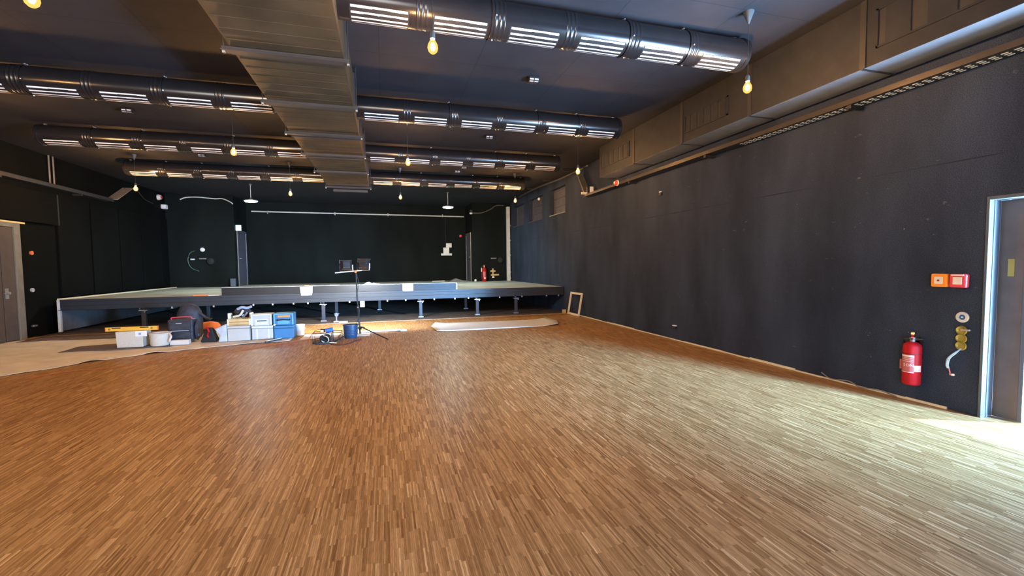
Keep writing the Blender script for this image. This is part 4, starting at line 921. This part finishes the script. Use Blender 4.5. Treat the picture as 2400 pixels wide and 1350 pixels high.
for x, z, yaw, pit in ((-.25, 1.53, 12, -12), (.11, 1.56, -16, -12)):
    T0 = Matrix.Translation((x, .03, z)) @ Matrix.Rotation(math.radians(yaw), 4, 'Z') @ Matrix.Rotation(math.radians(pit), 4, 'X')
    h = MB(); h.taper(0, 0, -.05, .05, .15, .15, .25, .22, 'black', T0 @ Matrix.Rotation(-PI/2, 4, 'X')); o = h.build('lamp_head', t, bevel=.006)
    MB().box(-.11, .11, .046, .052, -.095, .095, 'halogen', T0).build('lamp_glass', o)
    f = MB()
    for q in range(5): f.box(-.065, .065, -.075, -.05, -.055+q*.026, -.045+q*.026, 'black', T0)
    f.build('heat_fins', o)
    v = MB(); v.box(-.125, .125, .03, .12, .112, .118, 'black', T0); v.box(-.13, -.125, .0, .06, .04, .117, 'steel', T0); v.box(.125, .13, .0, .06, -.1, .0, 'white', T0); v.build('visor', o)
    b_ = MB(); b_.box(-.14, -.13, -.015, .015, -.15, .0, 'black', T0); b_.box(.13, .14, -.015, .015, -.15, .0, 'white', T0); b_.box(-.14, .14, -.015, .015, -.155, -.145, 'zinc', T0); b_.build('yoke', o)
    lamp_pos.append((Vector((-.56, 10.3, 0)) + T0 @ Vector((0, .075, 0)), yaw))
MB().tube(spline([(-.04, -.02, 1.36), (-.0, -.05, 1.1), (-.06, -.04, .8), (.0, -.05, .5), (-.08, -.05, .2), (-.12, -.1, .02)], 6), .006, 'cord_black', 6).build('cable', t, smooth=True)

# ------------------------------------------------------------------ lights
def light(name, typ, loc, energy, col, **kw):
    l = bpy.data.lights.new(name, typ); l.energy = energy; l.color = col
    for k, v in kw.items(): setattr(l, k, v)
    o = bpy.data.objects.new(name, l); COL.objects.link(o); o.location = loc; o['kind'] = 'helper'; return o
def aim(o, d): o.rotation_euler = Vector(d).to_track_quat('-Z', 'Y').to_euler()
for p, yaw in lamp_pos:
    o = light('work_lamp_beam', 'SPOT', p, 460, (.86, .93, 1.0), spot_size=math.radians(134), spot_blend=.55, shadow_soft_size=.05)
    aim(o, (-math.sin(math.radians(yaw))*.6, math.cos(math.radians(yaw)), -.62))
sun = light('sun', 'SUN', (12, -6, 14), 24, (1.0, .97, .92), angle=math.radians(.6)); aim(sun, (-.418, .211, -.883))
o = light('door_daylight', 'AREA', (XR+.25, (DY0+2.45)/2, 1.02), 1200, (.13, .43, 1.0), shape='RECTANGLE', size=2.0, size_y=4.3); aim(o, (-1, 0, 0))
o = light('window_daylight', 'AREA', ((WX0+WX1)/2, YF-.1, (WZ0+WZ1)/2), 860, (.98, .94, .88), shape='RECTANGLE', size=WX1-WX0-.1, size_y=WZ1-WZ0-.1); aim(o, (0, 1, 0))  # added area light in the unseen windows behind the camera

o = light('door_sky', 'AREA', (XR+1.5, -1.9, 1.3), 640, (.24, .54, 1.0), shape='RECTANGLE', size=1.0, size_y=2.0); aim(o, (-.40, .90, -.14)); o.data.spread = math.radians(48)  # added area light outside the door, shaped for the pale floor streak
o = light('ground_bounce', 'AREA', (XR+1.25, 0.4, .0), 6000, (.42, .68, 1.0), shape='RECTANGLE', size=1.7, size_y=5); aim(o, (0, 0, 1))  # added upward area light in place of daylight off the ground
w = bpy.data.worlds.new('sky'); S.world = w; w.use_nodes = True
bg = w.node_tree.nodes['Background']; sky = w.node_tree.nodes.new('ShaderNodeTexSky'); sky.sky_type = 'PREETHAM' if 'PREETHAM' in [i.identifier for i in sky.bl_rna.properties['sky_type'].enum_items] else sky.sky_type
w.node_tree.links.new(sky.outputs['Color'], bg.inputs['Color']); bg.inputs['Strength'].default_value = .5

# ------------------------------------------------------------------ camera
F = 1036.0; yaw, pit, rol = 0.27955, -0.052915, -0.01109
cam = bpy.data.cameras.new('camera'); co = bpy.data.objects.new('camera', cam); COL.objects.link(co); S.camera = co
fwd = Vector((math.sin(yaw)*math.cos(pit), math.cos(yaw)*math.cos(pit), math.sin(pit)))
right = fwd.cross(Vector((0, 0, 1))).normalized(); up = right.cross(fwd)
r2 = math.cos(rol)*right+math.sin(rol)*up; u2 = -math.sin(rol)*right+math.cos(rol)*up
mw = Matrix((r2, u2, -fwd)).transposed().to_4x4(); mw.translation = Vector((0, 0, 1.5)); co.matrix_world = mw
cam.sensor_width = 36; cam.sensor_fit = 'HORIZONTAL'; cam.lens = F/2400*36; cam.clip_start = .05; cam.clip_end = 200
co['kind'] = 'helper'

S.view_settings.view_transform = 'Standard'; S.view_settings.look = 'None'; S.view_settings.gamma = 1; S.view_settings.use_curve_mapping = False
S.view_settings.exposure = 0.06
S.cycles.use_denoising = True
S.cycles.max_bounces = 8; S.cycles.sample_clamp_indirect = 6
